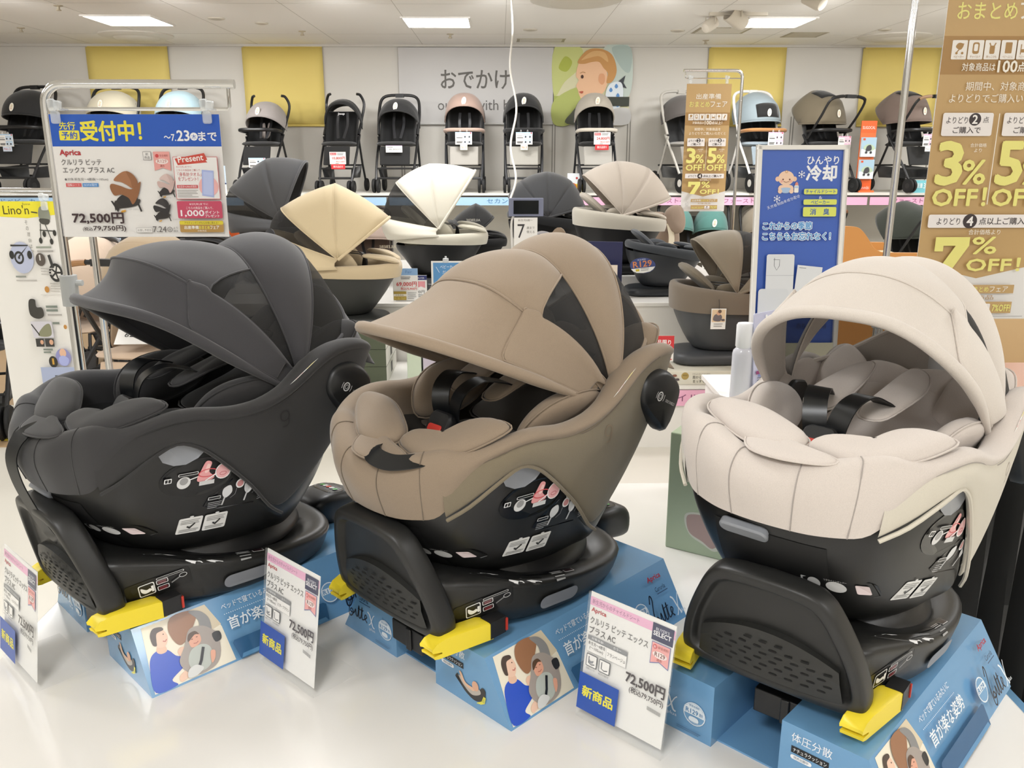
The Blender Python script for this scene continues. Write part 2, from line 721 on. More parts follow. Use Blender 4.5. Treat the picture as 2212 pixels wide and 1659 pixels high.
    # ---------------- black shell
    m = mb()
    N = len(LO)

    def full(f):
        a = [f(k) for k in range(N)]
        return a + [V((p.x, -p.y, p.z)) for p in reversed(a[1:-1])]
    bot = lambda k: V((.03 + .165 * math.cos(PI * k / (N - 1)), .128 * math.sin(PI * k / (N - 1)), .19))

    def mid(k, f, bl):
        p = V(LO[k]).lerp(bot(k), f)
        d = V((p.x - .03, p.y, 0)).normalized()
        return p + d * bl - V((0, 0, .008))
    ins = lambda k, d, dz: V(LO[k]) - V((V(LO[k]).x - .03, V(LO[k]).y, 0)).normalized() * d + V((0, 0, dz))
    m.grid([full(lambda k: ins(k, .012, .03)), full(lambda k: ins(k, .007, 0)), full(lambda k: mid(k, .25, .006)), full(lambda k: mid(k, .55, .012)), full(lambda k: mid(k, .82, .012)), full(bot),
            full(lambda k: bot(k) * .8 + V((.006, 0, .03)))], cu=True)
    shell = m.build('seat_shell', pla('#171717', .38), root, sub=2)
    # near-black patch painting the recess shade, and grey lever under the front edge
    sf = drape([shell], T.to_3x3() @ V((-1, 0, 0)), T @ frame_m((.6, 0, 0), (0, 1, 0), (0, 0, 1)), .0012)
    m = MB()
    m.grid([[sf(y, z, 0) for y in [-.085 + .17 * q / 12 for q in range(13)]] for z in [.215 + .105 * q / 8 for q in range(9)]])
    m.build('recess_shade_patch', mat('#0a0a0b', .6), root)
    m = mb()
    m.prism(rrect(-.038, -.012, .076, .024, .011), .014, frame_m((.303, -.03, .322), (0, 1, 0), (.75, 0, .66)))
    m.build('recline_lever', GREY, root, bevel=.003)
    for s in (1, -1):
        # half-moon grey button at the top of the flank window
        g = Print(surf=drape([shell], (0, -s, 0), frame_m((.172, s * .4, .404), (-s, 0, 0), (0, 0, 1)), .003))
        g.T = None
        P = [T @ V((.172 + x, s * .4, .404 + z)) for x, z in ((0, 0),)]
        g.surf = drape([shell], T.to_3x3() @ V((0, -s, 0)), T @ frame_m((.172, s * .4, .404), (-s, 0, 0), (0, 0, 1)), .003)
        g.poly([(-.036, .004), (-.03, -.008), (-.012, -.017), (.008, -.018), (.028, -.01), (.042, .002), (.046, .014), (.03, .019), (0, .021), (-.022, .015)], '#8d9096')
        g.build(root, 'release_button', .35)
    # ---------------- printed stickers on the near flank
    def flank(x, z, lift=.0008, s=1):
        return drape([shell], T.to_3x3() @ V((0, -s, 0)), T @ frame_m((x, s * .4, z), (-s, 0, 0), (0, 0, 1)), lift)
    p = Print(surf=flank(.142, .352))
    p.circ(0, .004, .062, '#0d0d0f', .036, 28)
    p.circ(-.022, -.002, .0115, '#d8d8d8')
    p.circ(-.022, .001, .007, '#9a9a9a')
    p.line([(-.014, .002), (.002, .006)], .002, '#e8e8e8')
    p.blob([(.0, -.002), (.006, .018), (.014, .032), (.024, .028), (.02, .012), (.03, 0), (.016, -.006)], '#e7a3a4')
    p.blob([(.012, .012), (.016, .026), (.021, .024), (.018, .012)], '#f2c9c4')
    p.ring(.018, .01, .016, .0016, '#d65a60', .007)
    p.circ(.045, .008, .0145, '#f0efee')
    p.circ(.045, .008, .0128, '#e9b4b6')
    p.ring(.045, .004, .006, .0012, '#cc7a7e', .003)
    p.line([(.014, -.004), (.033, .006)], .0022, '#f0f0f0')
    p.rect(.004, -.012, .026, .008, '#cfcfcf')
    p.rr(-.033, .012, .034, .005, .002, '#e8e8e8').rr(-.032, .0128, .032, .0034, .0015, '#151515')
    p.rr(-.055, .003, .012, .009, .0015, '#e6e6e6').rr(-.0535, .0045, .004, .006, .001, '#151515').rr(-.0485, .0045, .004, .006, .001, '#151515')
    p.build(shell, 'instruction_sticker', .25)
    p = Print(surf=flank(.062, .312))
    p.poly([(-.062, -.018), (-.055, -.002), (-.02, .026), (.004, .036), (.018, .026), (.055, -.008), (.058, -.018), (.03, -.03), (-.04, -.028)], '#0b0c11')
    for dx, dy in ((-.022, .002), (.018, .003)):
        p.blob([(dx - .008, dy + .01), (dx + .004, dy + .014), (dx + .008, dy), (dx - .002, dy - .01), (dx - .009, dy - .002)], '#d9dadc')
        p.line([(dx - .004, dy - .008), (dx - .007, dy - .024)], .003, '#c9cacc')
        p.line([(dx + .006, dy - .012), (dx + .014, dy - .006), (dx + .016, dy + .006)], .0008, '#9fa0a2')
    p.circ(-.0005, .016, .0085, '#e6e6e6').circ(-.0005, .016, .006, '#c98f8f')
    p.rr(-.056, -.006, .022, .006, .001, '#dcdcdc').rr(-.055, -.005, .02, .004, .001, '#17181c')
    p.rr(.036, -.006, .018, .005, .001, '#dcdcdc').rr(.037, -.0052, .016, .0034, .001, '#17181c')
    p.lines(-.055, -.012, .024, 4, .0035, .001, '#b9babd').lines(.034, -.012, .016, 4, .0035, .001, '#b9babd')
    p.rr(-.004, .026, .011, .008, .0015, '#e6e6e6').rr(-.003, .0275, .004, .0055, .001, '#17181c').rr(.0022, .0275, .004, .0055, .001, '#17181c')
    p.build(shell, 'instruction_sticker', .25)
    p = Print(surf=flank(.118, .258))
    for dx in (-.042, .001):
        p.rr(dx, -.017, .04, .034, .003, '#e4e4e2')
        p.lines(dx + .004, .011, .032, 3, .0034, .0012, '#8e8e8c')
        p.poly([(dx + .016, .0), (dx + .02, -.003), (dx + .027, .005), (dx + .029, .003), (dx + .021, -.007), (dx + .015, -.003)], '#222222')
        p.lines(dx + .004, -.0095, .032, 2, .0034, .0012, '#8e8e8c')
        p.circ(dx + .02, .0195, .0035, '#dddddd', .0016)
    p.build(shell, 'approval_sticker', .35)
    # sticker on the base flank (its QR code is not copied) and two on the rim
    p = Print(surf=drape([base], (0, -1, 0), frame_m((.205, .4, .168), (-.985, 0, .17), (.17, 0, .985)), .0008))
    p.rr(-.052, -.017, .104, .036, .006, '#141414')
    p.rr(-.032, -.012, .026, .024, .003, '#efefef').rr(-.0305, -.0105, .023, .021, .0025, '#1a1a1a')
    p.blob([(-.028, .006), (-.02, 0), (-.014, .001), (-.012, -.004), (-.022, -.007), (-.028, -.002)], '#f0f0f0').rr(-.012, -.007, .004, .012, .001, '#f0f0f0')
    for dy, c in ((.002, '#d28d92'), (-.01, '#b94a50')):
        p.rr(-.003, dy, .019, .009, .002, '#e2e2e2').rr(-.0018, dy + .001, .0166, .007, .0015, '#2a1a1c').lines(0, dy + .005, .013, 2, .003, .001, c)
    p.rr(-.002, .013, .045, .004, .002, '#e0e0e0').rr(-.001, .0136, .043, .0028, .0014, '#1a1a1a')
    p.ring(.04, .006, .006, .001, '#d0d0d0', .004).line([(.02, -.002), (.034, .004)], .002, '#8a8a8a')
    p.build(base, 'instruction_sticker', .3)
    p = Print(surf=drape([base], (0, 0, -1), frame_m((.128, .172, .5), (-.97, .2, 0), (-.2, -.97, 0)), .0008))
    p.rr(-.034, -.012, .068, .026, .004, '#161616')
    p.circ(-.012, .001, .0085, '#e9e9e9').circ(-.012, .001, .0068, '#1b1b1b').blob([(-.017, .003), (-.012, 0), (-.007, .002), (-.009, -.003), (-.014, -.003)], '#efefef')
    p.rr(.016, -.004, .014, .01, .001, '#e4e4e4').rr(.0175, -.0025, .005, .007, .001, '#1b1b1b').rr(.0235, -.0025, .005, .007, .001, '#1b1b1b')
    p.rect(-.031, -.008, .012, .0014, '#bdbdbd').rect(.002, -.006, .012, .0014, '#bdbdbd')
    p.build(base, 'instruction_sticker', .3)
    p = Print(surf=drape([base], (0, 0, -1), frame_m((.045, .172, .5), (-.995, .1, 0), (-.1, -.995, 0)), .0008))
    p.rr(-.038, -.014, .076, .03, .004, '#121214')
    p.rr(.01, .001, .022, .012, .001, '#dcdcdc').rr(.0112, .0022, .0196, .0096, .001, '#2a1a1c').lines(-.022, .008, .026, 3, .003, .0012, '#c2c2c2').lines(-.02, -.005, .022, 2, .004, .0014, '#a9a9a9')
    p.build(base, 'instruction_sticker', .3)
    p = Print(surf=drape([shell], T.to_3x3() @ V((-1, 0, 0)), T @ frame_m((.6, .085, .262), (0, 1, 0), (0, 0, 1)), .0008))
    p.rr(-.05, -.014, .1, .028, .008, '#101011')
    p.rr(-.036, -.004, .008, .012, .001, '#e0e0e0').circ(-.02, .001, .008, '#d7d7d7').circ(.006, -.001, .012, '#e2e2e2', .009).rr(.028, -.008, .014, .016, .002, '#ead9da')
    p.text('リクライニングレバー', .006, .008, .003, '#e6e6e6', 'c', .026)
    p.build(shell, 'instruction_sticker', .25)
    # ---------------- fabric side cover (outer skin from the crease down to the arched edge)
    m = mb()
    out = lambda k: V((CR[k][0] - .03, CR[k][1] * 1.6, 0)).normalized()
    A, B = 4, N - 1
    gap = lambda j: (.003, .0035, .006)[max(0, j - 4)] if j < 7 else .0085
    rng_ = list(range(A, N)) + [-k for k in range(N - 2, A - 1, -1)]

    def sd(k, f):
        p = f(abs(k))
        return p if k >= 0 else V((p.x, -p.y, p.z))
    m.grid([[sd(k, lambda j: ins(j, .006, .006)) for k in rng_], [sd(k, lambda j: V(LO[j])) for k in rng_], [sd(k, lambda j: V(LO[j]).lerp(V(CR[j]), .3) + out(j) * gap(j)) for k in rng_],
            [sd(k, lambda j: V(LO[j]).lerp(V(CR[j]), .7) + out(j) * gap(j)) for k in rng_], [sd(k, lambda j: V(CR[j]) + out(j) * .001) for k in rng_]])
    cover = m.build('side_cover', F_cov, root, sub=2)
    m = mb()
    for s in (1, -1):
        m.tube([V((x, y * s, z)) + V((0, s * .002, -.001)) for x, y, z in crom(LO[A:14], 3)], .0032, 6)
    m.build('cover_piping', F_cov, cover)
    for s in (1, -1):
        sf = drape([cover], T.to_3x3() @ V((0, -s, 0)), T @ frame_m((-.017, s * .4, .44), (-s, 0, 0), (0, 0, 1)), .001)
        p = Print(surf=sf)
        p.ring(0, .003, .0095, .0022, c_rim, .0095, 20).line([(.009, .004), (.009, -.012), (.004, -.017), (-.004, -.017)], .0022, c_rim)
        p.build(cover, 'embossed_emblem', .8)
    # ---------------- padded rim with the tufted front
    m = mb()
    ft = [(.362, .385, .345, .428, .310, .430), None]
    tufts = {1: -.006, 3: -.006}

    def rp(k, row):
        c = V(CR[k])
        o = out(k)
        if k <= 4:
            f = k / 4.
            if k == 4:
                c = V((.292, .148, .36))
            g = tufts.get(k, 0)
            up = .43 + .038 * f ** 1.5
            pl = V((c.x, c.y, 0))
            return [pl + o * (-.004) + V((0, 0, c.z - .008)), pl + o * (.020 + g - .008 * f) + V((0, 0, .372 + .03 * f)), pl + o * (.024 + g - .012 * f) + V((0, 0, .398 + .038 * f)),
                    pl + o * (.006 + g * .8) + V((0, 0, up)), pl - o * .03 + V((0, 0, up + .002)), pl - o * .055 + V((0, 0, up - .03))][row]
        wing = 1. if k >= 12 else 0.
        return [c - o * .001 + V((0, 0, -.002)), c + o * .006 + V((0, 0, .006)), c + o * .004 + V((0, 0, .014)), c - o * .014 + V((0, 0, .021 + .004 * wing)), c - o * (.04 + .012 * wing) + V((0, 0, .013)), c - o * (.05 + .016 * wing) + V((0, 0, -.05))][row]
    m.grid([full(lambda k, r=r: rp(k, r)) for r in range(6)], cu=True)
    rim = m.build('padded_rim', F_rim, root, sub=2)
    # piping seams of the tufts and the crease
    sn = snapper([rim], .0004)
    both = snapper([rim, cover], .0003)
    m = MB()
    for s in (1, -1):
        m.tube([both(T @ V((x, y * s, z))) for x, y, z in crom(CR[5:15], 5)], .0012, 5)
        for kk in (1, 3):
            m.tube([sn(T @ V((p_.x, s * p_.y, p_.z))) for p_ in crom([rp(kk, r_) for r_ in range(5)], 5)], .0011, 5)
    m.build('seam_piping', fab('#%02x%02x%02x' % tuple(int(int(c_rim[j:j + 2], 16) * .78) for j in (1, 3, 5))), rim)
    # ---------------- inner liner (bucket)
    m = mb()
    il = lambda k: rp(k, 5)
    cen2 = lambda k: V((.08 - .2 * k / (N - 1), 0, 0))

    def ln(k, f, zz):
        p = il(k)
        q = V((.05 + (p.x - .05) * f, p.y * f, 0))
        back = max(0, -q.x - .02)
        q.z = zz + back * .75
        return q
    m.grid([full(lambda k: rp(k, 5) + V((0, 0, .006))), full(lambda k: ln(k, .92, .355)), full(lambda k: ln(k, .72, .33)), full(lambda k: ln(k, .35, .33)), full(lambda k: ln(k, .05, .333))], cu=True)
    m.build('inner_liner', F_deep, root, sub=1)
    # ---------------- cushions
    def pad(nm, outline, th, nr, mt=F_pad, n=4, back=.6):
        q = mb()
        q.pad(crom(outline, n, True), th, nr, 0, back)
        o = q.build(nm, mt, root, sub=1)
        q = mb()
        q.tube(crom(outline, n, True), .0016, 6, closed=True)
        q.build('seam_piping', mt, o)
        return o
    for s in (1, -1):
        Y = lambda L: [(x, y * s, z) for x, y, z in L]
        fl = 1 if s > 0 else -1
        # padded waist cushion leaning on the side wall
        pad('waist_cushion', Y([(.12, .128, .420), (.115, .150, .465), (.07, .166, .497), (.0, .174, .507), (-.06, .166, .495), (-.085, .150, .465), (-.04, .128, .435), (.04, .116, .416)]), .026, (.02, -.8 * s, .55))
        # shoulder pads of the harness
        pad('shoulder_pad', Y([(.09, .02, .49), (.098, .06, .487), (.05, .078, .51), (-.04, .078, .535), (-.10, .06, .56), (-.10, .03, .565), (-.02, .018, .53)]), .009, (.35, 0, .9))
        # head cushion wings
        pad('head_cushion', Y([(-.21, .168, .555), (-.235, .155, .583), (-.232, .125, .585), (-.205, .078, .552), (-.165, .070, .515), (-.132, .070, .480), (-.122, .1, .472), (-.135, .14, .485), (-.175, .165, .525)]), .026, (.62, -.45 * s, .6))
        pts = [(.285, .03, .448), (.262, .036, .459), (.262, .068, .460), (.272, .095, .454), (.232, .112, .472), (.2, .132, .487), (.186, .162, .493), (.192, .195, .489), (.23, .186, .473), (.27, .16, .456), (.297, .12, .444), (.297, .075, .442)] if s > 0 else \
              [(.238, -.155, .466), (.214, -.158, .480), (.206, -.118, .482), (.214, -.07, .478), (.236, -.02, .468), (.262, .022, .457), (.287, .027, .447), (.304, 0, .441), (.306, -.04, .440), (.288, -.085, .447)]
        pad('leg_cushion', pts, .017, (.45, -.15 * s, .85))
    pad('head_cushion', [(-.165, -.07, .515), (-.165, .07, .515), (-.21, .085, .56), (-.215, .04, .562), (-.208, 0, .552), (-.215, -.04, .562), (-.21, -.085, .56)], .016, (.7, 0, .7))
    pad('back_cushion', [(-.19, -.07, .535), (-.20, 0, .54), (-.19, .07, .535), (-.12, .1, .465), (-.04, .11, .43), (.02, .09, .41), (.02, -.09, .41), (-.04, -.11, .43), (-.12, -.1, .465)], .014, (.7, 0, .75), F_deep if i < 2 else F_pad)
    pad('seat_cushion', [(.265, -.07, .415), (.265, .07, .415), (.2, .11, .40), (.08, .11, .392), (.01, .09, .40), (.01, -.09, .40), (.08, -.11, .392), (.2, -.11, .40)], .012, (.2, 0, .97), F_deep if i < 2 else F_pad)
    # flap hiding the adjuster in the front edge
    pad('adjuster_flap', [(.268, -.05, .452), (.30, -.055, .446), (.335, -.03, .436), (.345, .02, .434), (.33, .075, .438), (.312, .085, .446), (.298, .03, .452), (.285, -.01, .455)], .005, (.3, 0, .95))
    # ---------------- harness
    STRAP = mat('#101214', .32, name='webbing_black')
    m = mb()
    for s in (1, -1):
        pa = crom([(.150, .012 * s, .44), (.156, .018 * s, .475), (.145, .026 * s, .506), (.112, .036 * s, .522), (.075, .046 * s, .515), (.04, .052 * s, .508), (-.03, .055 * s, .535)], 5)
        nr = []
        for k, p_ in enumerate(pa):
            t = (pa[min(k + 1, len(pa) - 1)] - pa[max(k - 1, 0)]).normalized()
            nr.append(t.cross(V((.25 * s, 1, 0))).normalized())
        q = mb()
        q.ribbon(pa, .036, .0022, nr)
        q.build('harness_strap', STRAP, root)
        q = mb()
        q.ribbon(crom([(.16, .014 * s, .44), (.15, .05 * s, .435), (.12, .09 * s, .425), (.09, .12 * s, .405)], 5), .036, .002, V((.2, 0, 1)))
        q.build('lap_strap', STRAP, root)
    m = mb()
    M0 = frame_m((.165, 0, .435), (0, 1, 0), (-.55, 0, .83))
    m.prism(rrect(-.026, -.034, .052, .062, .012), .022, M0, 0, .004)
    m.prism(rrect(-.017, -.012, .034, .014, .005), .003, M0 @ Matrix.Translation((0, 0, .0215)), 1, .001)
    m.prism(rrect(-.019, -.029, .038, .014, .006), .003, M0 @ Matrix.Translation((0, 0, .0215)), 2, .001)
    m.build('buckle', [BLACKP, pla('#cf3b30'), pla('#57c443')], root)
    m = mb()
    if i == 0:
        # adjuster strap hangs over the front edge down to the base
        pa = crom([(.285, .005, .448), (.32, .01, .443), (.35, .01, .43), (.366, .01, .40), (.362, .01, .36), (.345, .012, .31), (.318, .016, .25), (.285, .02, .215), (.25, .03, .20)], 6)
    else:
        pa = crom([(.285, .0, .448), (.32, .01, .445), (.338, .035, .441), (.335, .07, .438), (.318, .1, .442), (.29, .125, .448)], 6) if i == 1 else crom([(.285, .0, .446), (.30, .005, .447)], 4)
    nr = [V((.6, 0, .8))] * len(pa) if i else [V((1, .2, .35 if k < 12 else -.1)) for k in range(len(pa))]
    m.ribbon(pa, .03, .002, nr)
    m.build('adjuster_strap', STRAP, root)
    # ---------------- side impact pods
    for s in (1, -1):
        m = mb()
        ol = [(-.047, .02), (-.03, .047), (.012, .052), (.043, .03), (.05, .0), (.018, -.062), (-.012, -.04), (-.042, -.005)]
        MM = frame_m((-.165, s * .205, .468), (-s, 0, 0), (.0, 0, 1)) @ Matrix.Rotation(-s * R(8), 4, 'Y')
        oo = [(p_.x * s if False else p_.x, p_.y) for p_ in crom([(a, b_, 0) for a, b_ in ol], 4, True)]
        if s < 0:
            oo = [(-a, b_) for a, b_ in oo]
        m.grid([[MM @ V((a * f, b_ * f, h)) for a, b_ in oo] for f, h in ((1.02, -.012), (1.02, .006), (.96, .014), (.86, .019), (.3, .023))], cu=True, cap=2)
        pod = m.build('side_impact_pod', pla('#1a1b1c', .4), root)
        p = Print(M=T @ MM @ Matrix.Rotation(R(-28), 4, 'Z'), eps=.0002)
        p.z = .0238
        if s > 0:
            p.ring(-.014, .004, .006, .0022, '#d8d8d8', .008).ring(-.014, .004, .003, .001, '#d8d8d8', .004)
            p.line([(-.0235, .01), (-.0245, .004), (-.0235, -.002)], .001, '#d8d8d8').line([(-.0045, .01), (-.0035, .004), (-.0045, -.002)], .001, '#d8d8d8')
            p.text('SIDE SHIELD', .002, -.001, .0052, '#cfcfcf', 'l', .026)
            p.build(pod, 'pod_lettering', .4)
    # ---------------- canopy
    brim_p, seam_p = CANOPY[i]
    hoops = [arch(brim_p), arch(seam_p), arch(SEAM2), arch(REAR), arch(BACK)]
    n = len(hoops[0]) - 1
    bul = [-.012 if i < 2 else .004, .022, .026, .006]

    def cp(t, U, lift=0.):
        """canopy point: t 0..1 round the hoop, U 0 brim .. 4 back hoop"""
        k = min(int(U), 3)
        u = U - k
        fi = t * n
        j = min(int(fi), n - 1)
        f = fi - j
        a = hoops[k][j].lerp(hoops[k][j + 1], f)
        c = hoops[k + 1][j].lerp(hoops[k + 1][j + 1], f)
        p = a.lerp(c, u)
        d = V((p.x + .075, p.y * .55, p.z - .48))
        d = d.normalized() if d.length > 1e-4 else V((0, 1, 0))
        s = max(0, math.sin(PI * t)) ** .7
        wr = 0
        if k == 0 and i != 1:
            wr = .0035 * math.sin(t * 31 + 2 * math.sin(t * 9)) * math.sin(PI * u)
        elif k == 1:
            wr = .002 * math.sin(t * 24 + u * 5) * math.sin(PI * u)
        return p + d * ((bul[k] * 4 * u * (1 - u) + wr) * s + lift)
    tw = lambda t: min(t, 1 - t)

    def win(t):
        """lower edge of the net window inside the second panel (1 = none)"""
        q = tw(t)
        if q < .035 or q > .33:
            return 1.
        if q < .24:
            return .56 - .46 * ((q - .035) / .205) ** .9
        return min(1., .1 + .9 * ((q - .24) / .09) ** .8)
    ts = [k / 60 for k in range(61)]
    T_ = lambda: mb()
    nm = ['visor', 'canopy_panel', 'canopy_panel']
    for k in range(3):
        m = mb()
        us = [q / 10 for q in range(11)]
        m.grid([[cp(t, k + u * (win(t) if k == 1 else 1) * .999) for t in ts] for u in us])
        m.build(nm[k], F_can, root, solid=.003, sub=1)
    NET = mat('#0c0c0c', .7, 0, 'net', alpha=.86)
    for lo_, hi_ in ((0, 30), (30, 60)):
        m = mb()
        sel = [k / 60 for k in range(lo_, hi_ + 1) if .03 < tw(k / 60) < .335]
        m.grid([[cp(t, 1 + (win(t) + (1 - win(t)) * u) * .999) for t in sel] for u in (0, .25, .5, .75, 1)])
        wnd = m.build('net_window', NET, root)
        m = mb()
        m.tube([cp(t, 1 + win(t) * .999, .001) for t in sel], .0018, 6)
        m.build('seam_piping', F_can, wnd)
    m = mb()
    m.grid([[cp(t, 3 + u) for t in ts if .03 < t < .97] for u in (0, .25, .5, .75, 1)])
    m.build('rear_net', mat('#141412', .7, 0, 'net', alpha=.72), root)
    m = mb()
    for U, r_ in ((1, .0022), (2, .0022), (3, .0026)):
        m.tube([cp(t, U, .0015) for t in ts], r_, 6)
    m.build('seam_piping', F_can, root)
    m = mb()
    m.tube([cp(t, 0) for t in ts], [.004 + .006 * min(1, math.sin(PI * t) * 3) for t in ts], 10)
    m.build('brim', F_can, root)
    # rear fabric band below the back hoop
    m = mb()
    bk = [cp(t, 4) for t in ts if .05 < t < .95]
    low_ = [V((-.262 - .02 * math.sin(PI * q / (len(bk) - 1)), .178 * math.cos(PI * q / (len(bk) - 1)), .50)) for q in range(len(bk))]
    m.grid([[a.lerp(c, f) + V((-.02 * math.sin(PI * f), 0, 0)) for a, c in zip(bk, low_)] for f in (0, .25, .5, .75, 1)])
    hem = m.build('canopy_skirt', F_can, root, solid=.003, sub=1)
    m = mb()
    m.tube(bk, .0045, 8)
    m.build('rear_hoop', F_can, root)
    if i == 2:
        p = Print(surf=drape([hem], T.to_3x3() @ V((-1, 0, 0)), T @ frame_m((.2, .06, .575), (0, 1, 0), (0, 0, 1)), .0015, .0))
        p.rect(-.055, -.03, .12, .06, '#e9e7e6')
        p.rr(-.05, .02, .056, .007, .003, '#4a4a4a').rr(-.0492, .0206, .0544, .0058, .0028, '#efeded')
        p.text('フレックスシェードの使い方', -.022, .0215, .004, '#3a3a3a', 'c', .046)
        p.circ(-.036, .002, .012, '#555555').circ(-.036, .002, .0112, '#eccfcf').blob([(-.018, 0), (-.01, .014), (0, .002), (-.008, -.004)], '#e3a9aa')
        p.rect(-.05, -.026, .006, .01, '#e3d23a').lines(-.042, -.018, .044, 3, .003, .0008, '#9a9a9a')
        for r_ in range(4):
            p.rect(.012, -.026 + r_ * .014, .05, .0005, '#777777')
            for c_ in range(2):
                if r_ < 3:
                    p.ring(.034 + c_ * .018, -.019 + r_ * .014, .0028, .0008, '#cc5a5a' if c_ and r_ < 2 else '#444444')
        p.build(hem, 'care_label', .5)
    # loose side flap over the visor and the second panel
    for lo_, s in ((0, 1), (1, -1)):
        m = mb()
        tt = [.022 + .255 * q / 16 for q in range(17)]
        rows = []
        for u in [q / 10 for q in range(11)]:
            row = []
            for q in tt:
                a = .14 if q < .2 else .14 + .86 * ((q - .2) / .077) ** 1.3
                w1 = 1.02 + .03 + (win(q) - .05 if q > .035 and q < .25 else .57) * .96 if q < .25 else 1.1
                if q >= .25:
                    w1 = 1.16 - .1 * (q - .25) / .027
                a = min(a, w1 - .02)
                row.append(cp(q if s > 0 else 1 - q, a + (w1 - a) * u, .004 + .004 * math.sin(PI * u) * (1 if i < 2 else 2)))
            rows.append(row)
        m.grid(rows)
        fl = m.build('side_flap', F_can, root, solid=.0022, sub=1)
        m = mb()
        m.tube([r_[-1] for r_ in rows] + [p_ for p_ in reversed(rows[0])], .0018, 6)
        m.build('seam_piping', F_can, fl)
    # carry loops on the ridge of the third panel
    for y0, U0 in ((.545, 2.9), (.70, 2.15)):
        m = mb()
        c0, c1 = cp(y0, U0), cp(y0 + .055, U0)
        mid_ = (c0 + c1) / 2
        m.ribbon([c0] + [mid_ + (c0 - mid_) * .9 * math.cos(a) + V((0, 0, .022)) * math.sin(a) for a in [PI * q / 10 for q in range(1, 10)]] + [c1], .012, .002, [V((1, 0, .2))] * 11)
        m.build('fabric_loop', F_can, root)
    # pivots, and the white warning tag below the near one
    for s in (1, -1):
        m = mb()
        m.prism(rrect(-.035, -.04, .07, .09, .02), .012, frame_m((-.075, s * .158, .465), (-1, 0, 0), (0, 0, 1)), 0, .003)
        m.build('canopy_pivot', BLACKP, root)
        p = Print(surf=drape([rim], T.to_3x3() @ V((0, -.5 * s, -.866)), T @ frame_m((-.066, s * .26, .60), (-.8 * s, 0, .6 * s), (.5, s * .55, .67)), .001))
        q = lambda x0, y0, w_, h_: [(x0 + w_ * i_ / 6, y0) for i_ in range(6)] + [(x0 + w_, y0 + h_ * i_ / 3) for i_ in range(3)] + [(x0 + w_ - w_ * i_ / 6, y0 + h_) for i_ in range(6)] + [(x0, y0 + h_ - h_ * i_ / 3) for i_ in range(3)]
        p.eps = .0003
        p.poly(q(-.033, -.0145, .066, .029), '#f0f0ec').poly(q(.006, -.008, .022, .014), '#e8d73c').ring(-.014, 0, .009, .0024, '#d0342c').line([(-.020, .006), (-.008, -.006)], .0022, '#d0342c')
        p.build(root, 'warning_tag', .5)
    return root


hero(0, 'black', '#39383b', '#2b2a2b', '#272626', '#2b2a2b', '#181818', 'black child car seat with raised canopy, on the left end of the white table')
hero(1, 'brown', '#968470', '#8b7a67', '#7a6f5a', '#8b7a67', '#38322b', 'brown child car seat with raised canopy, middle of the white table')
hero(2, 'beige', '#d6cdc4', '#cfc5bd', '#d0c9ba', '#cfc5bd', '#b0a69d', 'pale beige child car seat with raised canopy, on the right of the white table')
# ------------------------------------------------------------------ the room
WALL_Y = 10.2
XL, XR, YB = -5.95, 8.2, -4.2
m = MB()
m.box(((XL + XR) / 2, (WALL_Y + YB) / 2, -.05), (XR - XL + .4, WALL_Y - YB + .4, .1))
fl = mat('#dbd7cc', .32, 0, 'floor', 6, .05)
struct('floor', m, fl, smooth=False)
m = MB()
m.box(((XL + XR) / 2, (WALL_Y + YB) / 2, CEIL + .05), (XR - XL + .4, WALL_Y - YB + .4, .1))
# joints of the ceiling boards
LINE = mat('#b9b4ab', .8)
for k in range(-8, 11):
    m.box((.056 + k * .91, (WALL_Y + YB) / 2, CEIL), (.004, WALL_Y - YB, .0016), 1)
for k in range(8):
    m.box(((XL + XR) / 2, WALL_Y - .9 - k * 1.82, CEIL), (XR - XL, .004, .0016), 1)
struct('ceiling', m, [mat('#f0ede8', .85), LINE], smooth=False)
WALLM = mat('#d5d1c9', .8, 0, 'paint', 60, .03)
m = MB()
m.box(((XL + XR) / 2, WALL_Y + .05, CEIL / 2), (XR - XL, .1, CEIL))
for x in (-1.13, .6, 1.46, 3.33, 4.95, -3.66, -1.96):
    m.box((x, WALL_Y - .001, 1.5), (.012, .004, 1.0), 1)
    m.box((x + .03, WALL_Y - .001, 1.5), (.012, .004, 1.0), 1)
struct('wall_back', m, [WALLM, mat('#8e8a82', .6)], smooth=False)
m = MB()
m.box((XL - .05, (WALL_Y + YB) / 2, CEIL / 2), (.1, WALL_Y - YB, CEIL))
struct('wall_left', m, WALLM, smooth=False)
m = MB()
m.box((XR + .05, (WALL_Y + YB) / 2, CEIL / 2), (.1, WALL_Y - YB, CEIL))
struct('wall_right', m, mat('#d2c9ba', .7), smooth=False)
m = MB()
m.box(((XL + XR) / 2, YB - .05, CEIL / 2), (XR - XL, .1, CEIL))
struct('wall_front', m, WALLM, smooth=False)
m = MB()
m.box(((XL + XR) / 2, WALL_Y - .02, CEIL - .012), (XR - XL, .04, .024))
struct('trim_1', m, mat('#cfcbc3', .6), smooth=False)

# white display table
m = MB()
m.box((-.027, 1.215, TABLE - .02), (1.796, 2.09, .04))
m.box((-.027, 1.215, TABLE / 2 - .02), (1.72, 2.0, TABLE - .04), 1)
tb = m.build('display_table', [mat('#eeebe6', .13, coat=.3), mat('#e9e6e1', .4)], None, smooth=False, bevel=.004)
tag(tb, 'glossy white display table carrying the three large car seats', 'table')

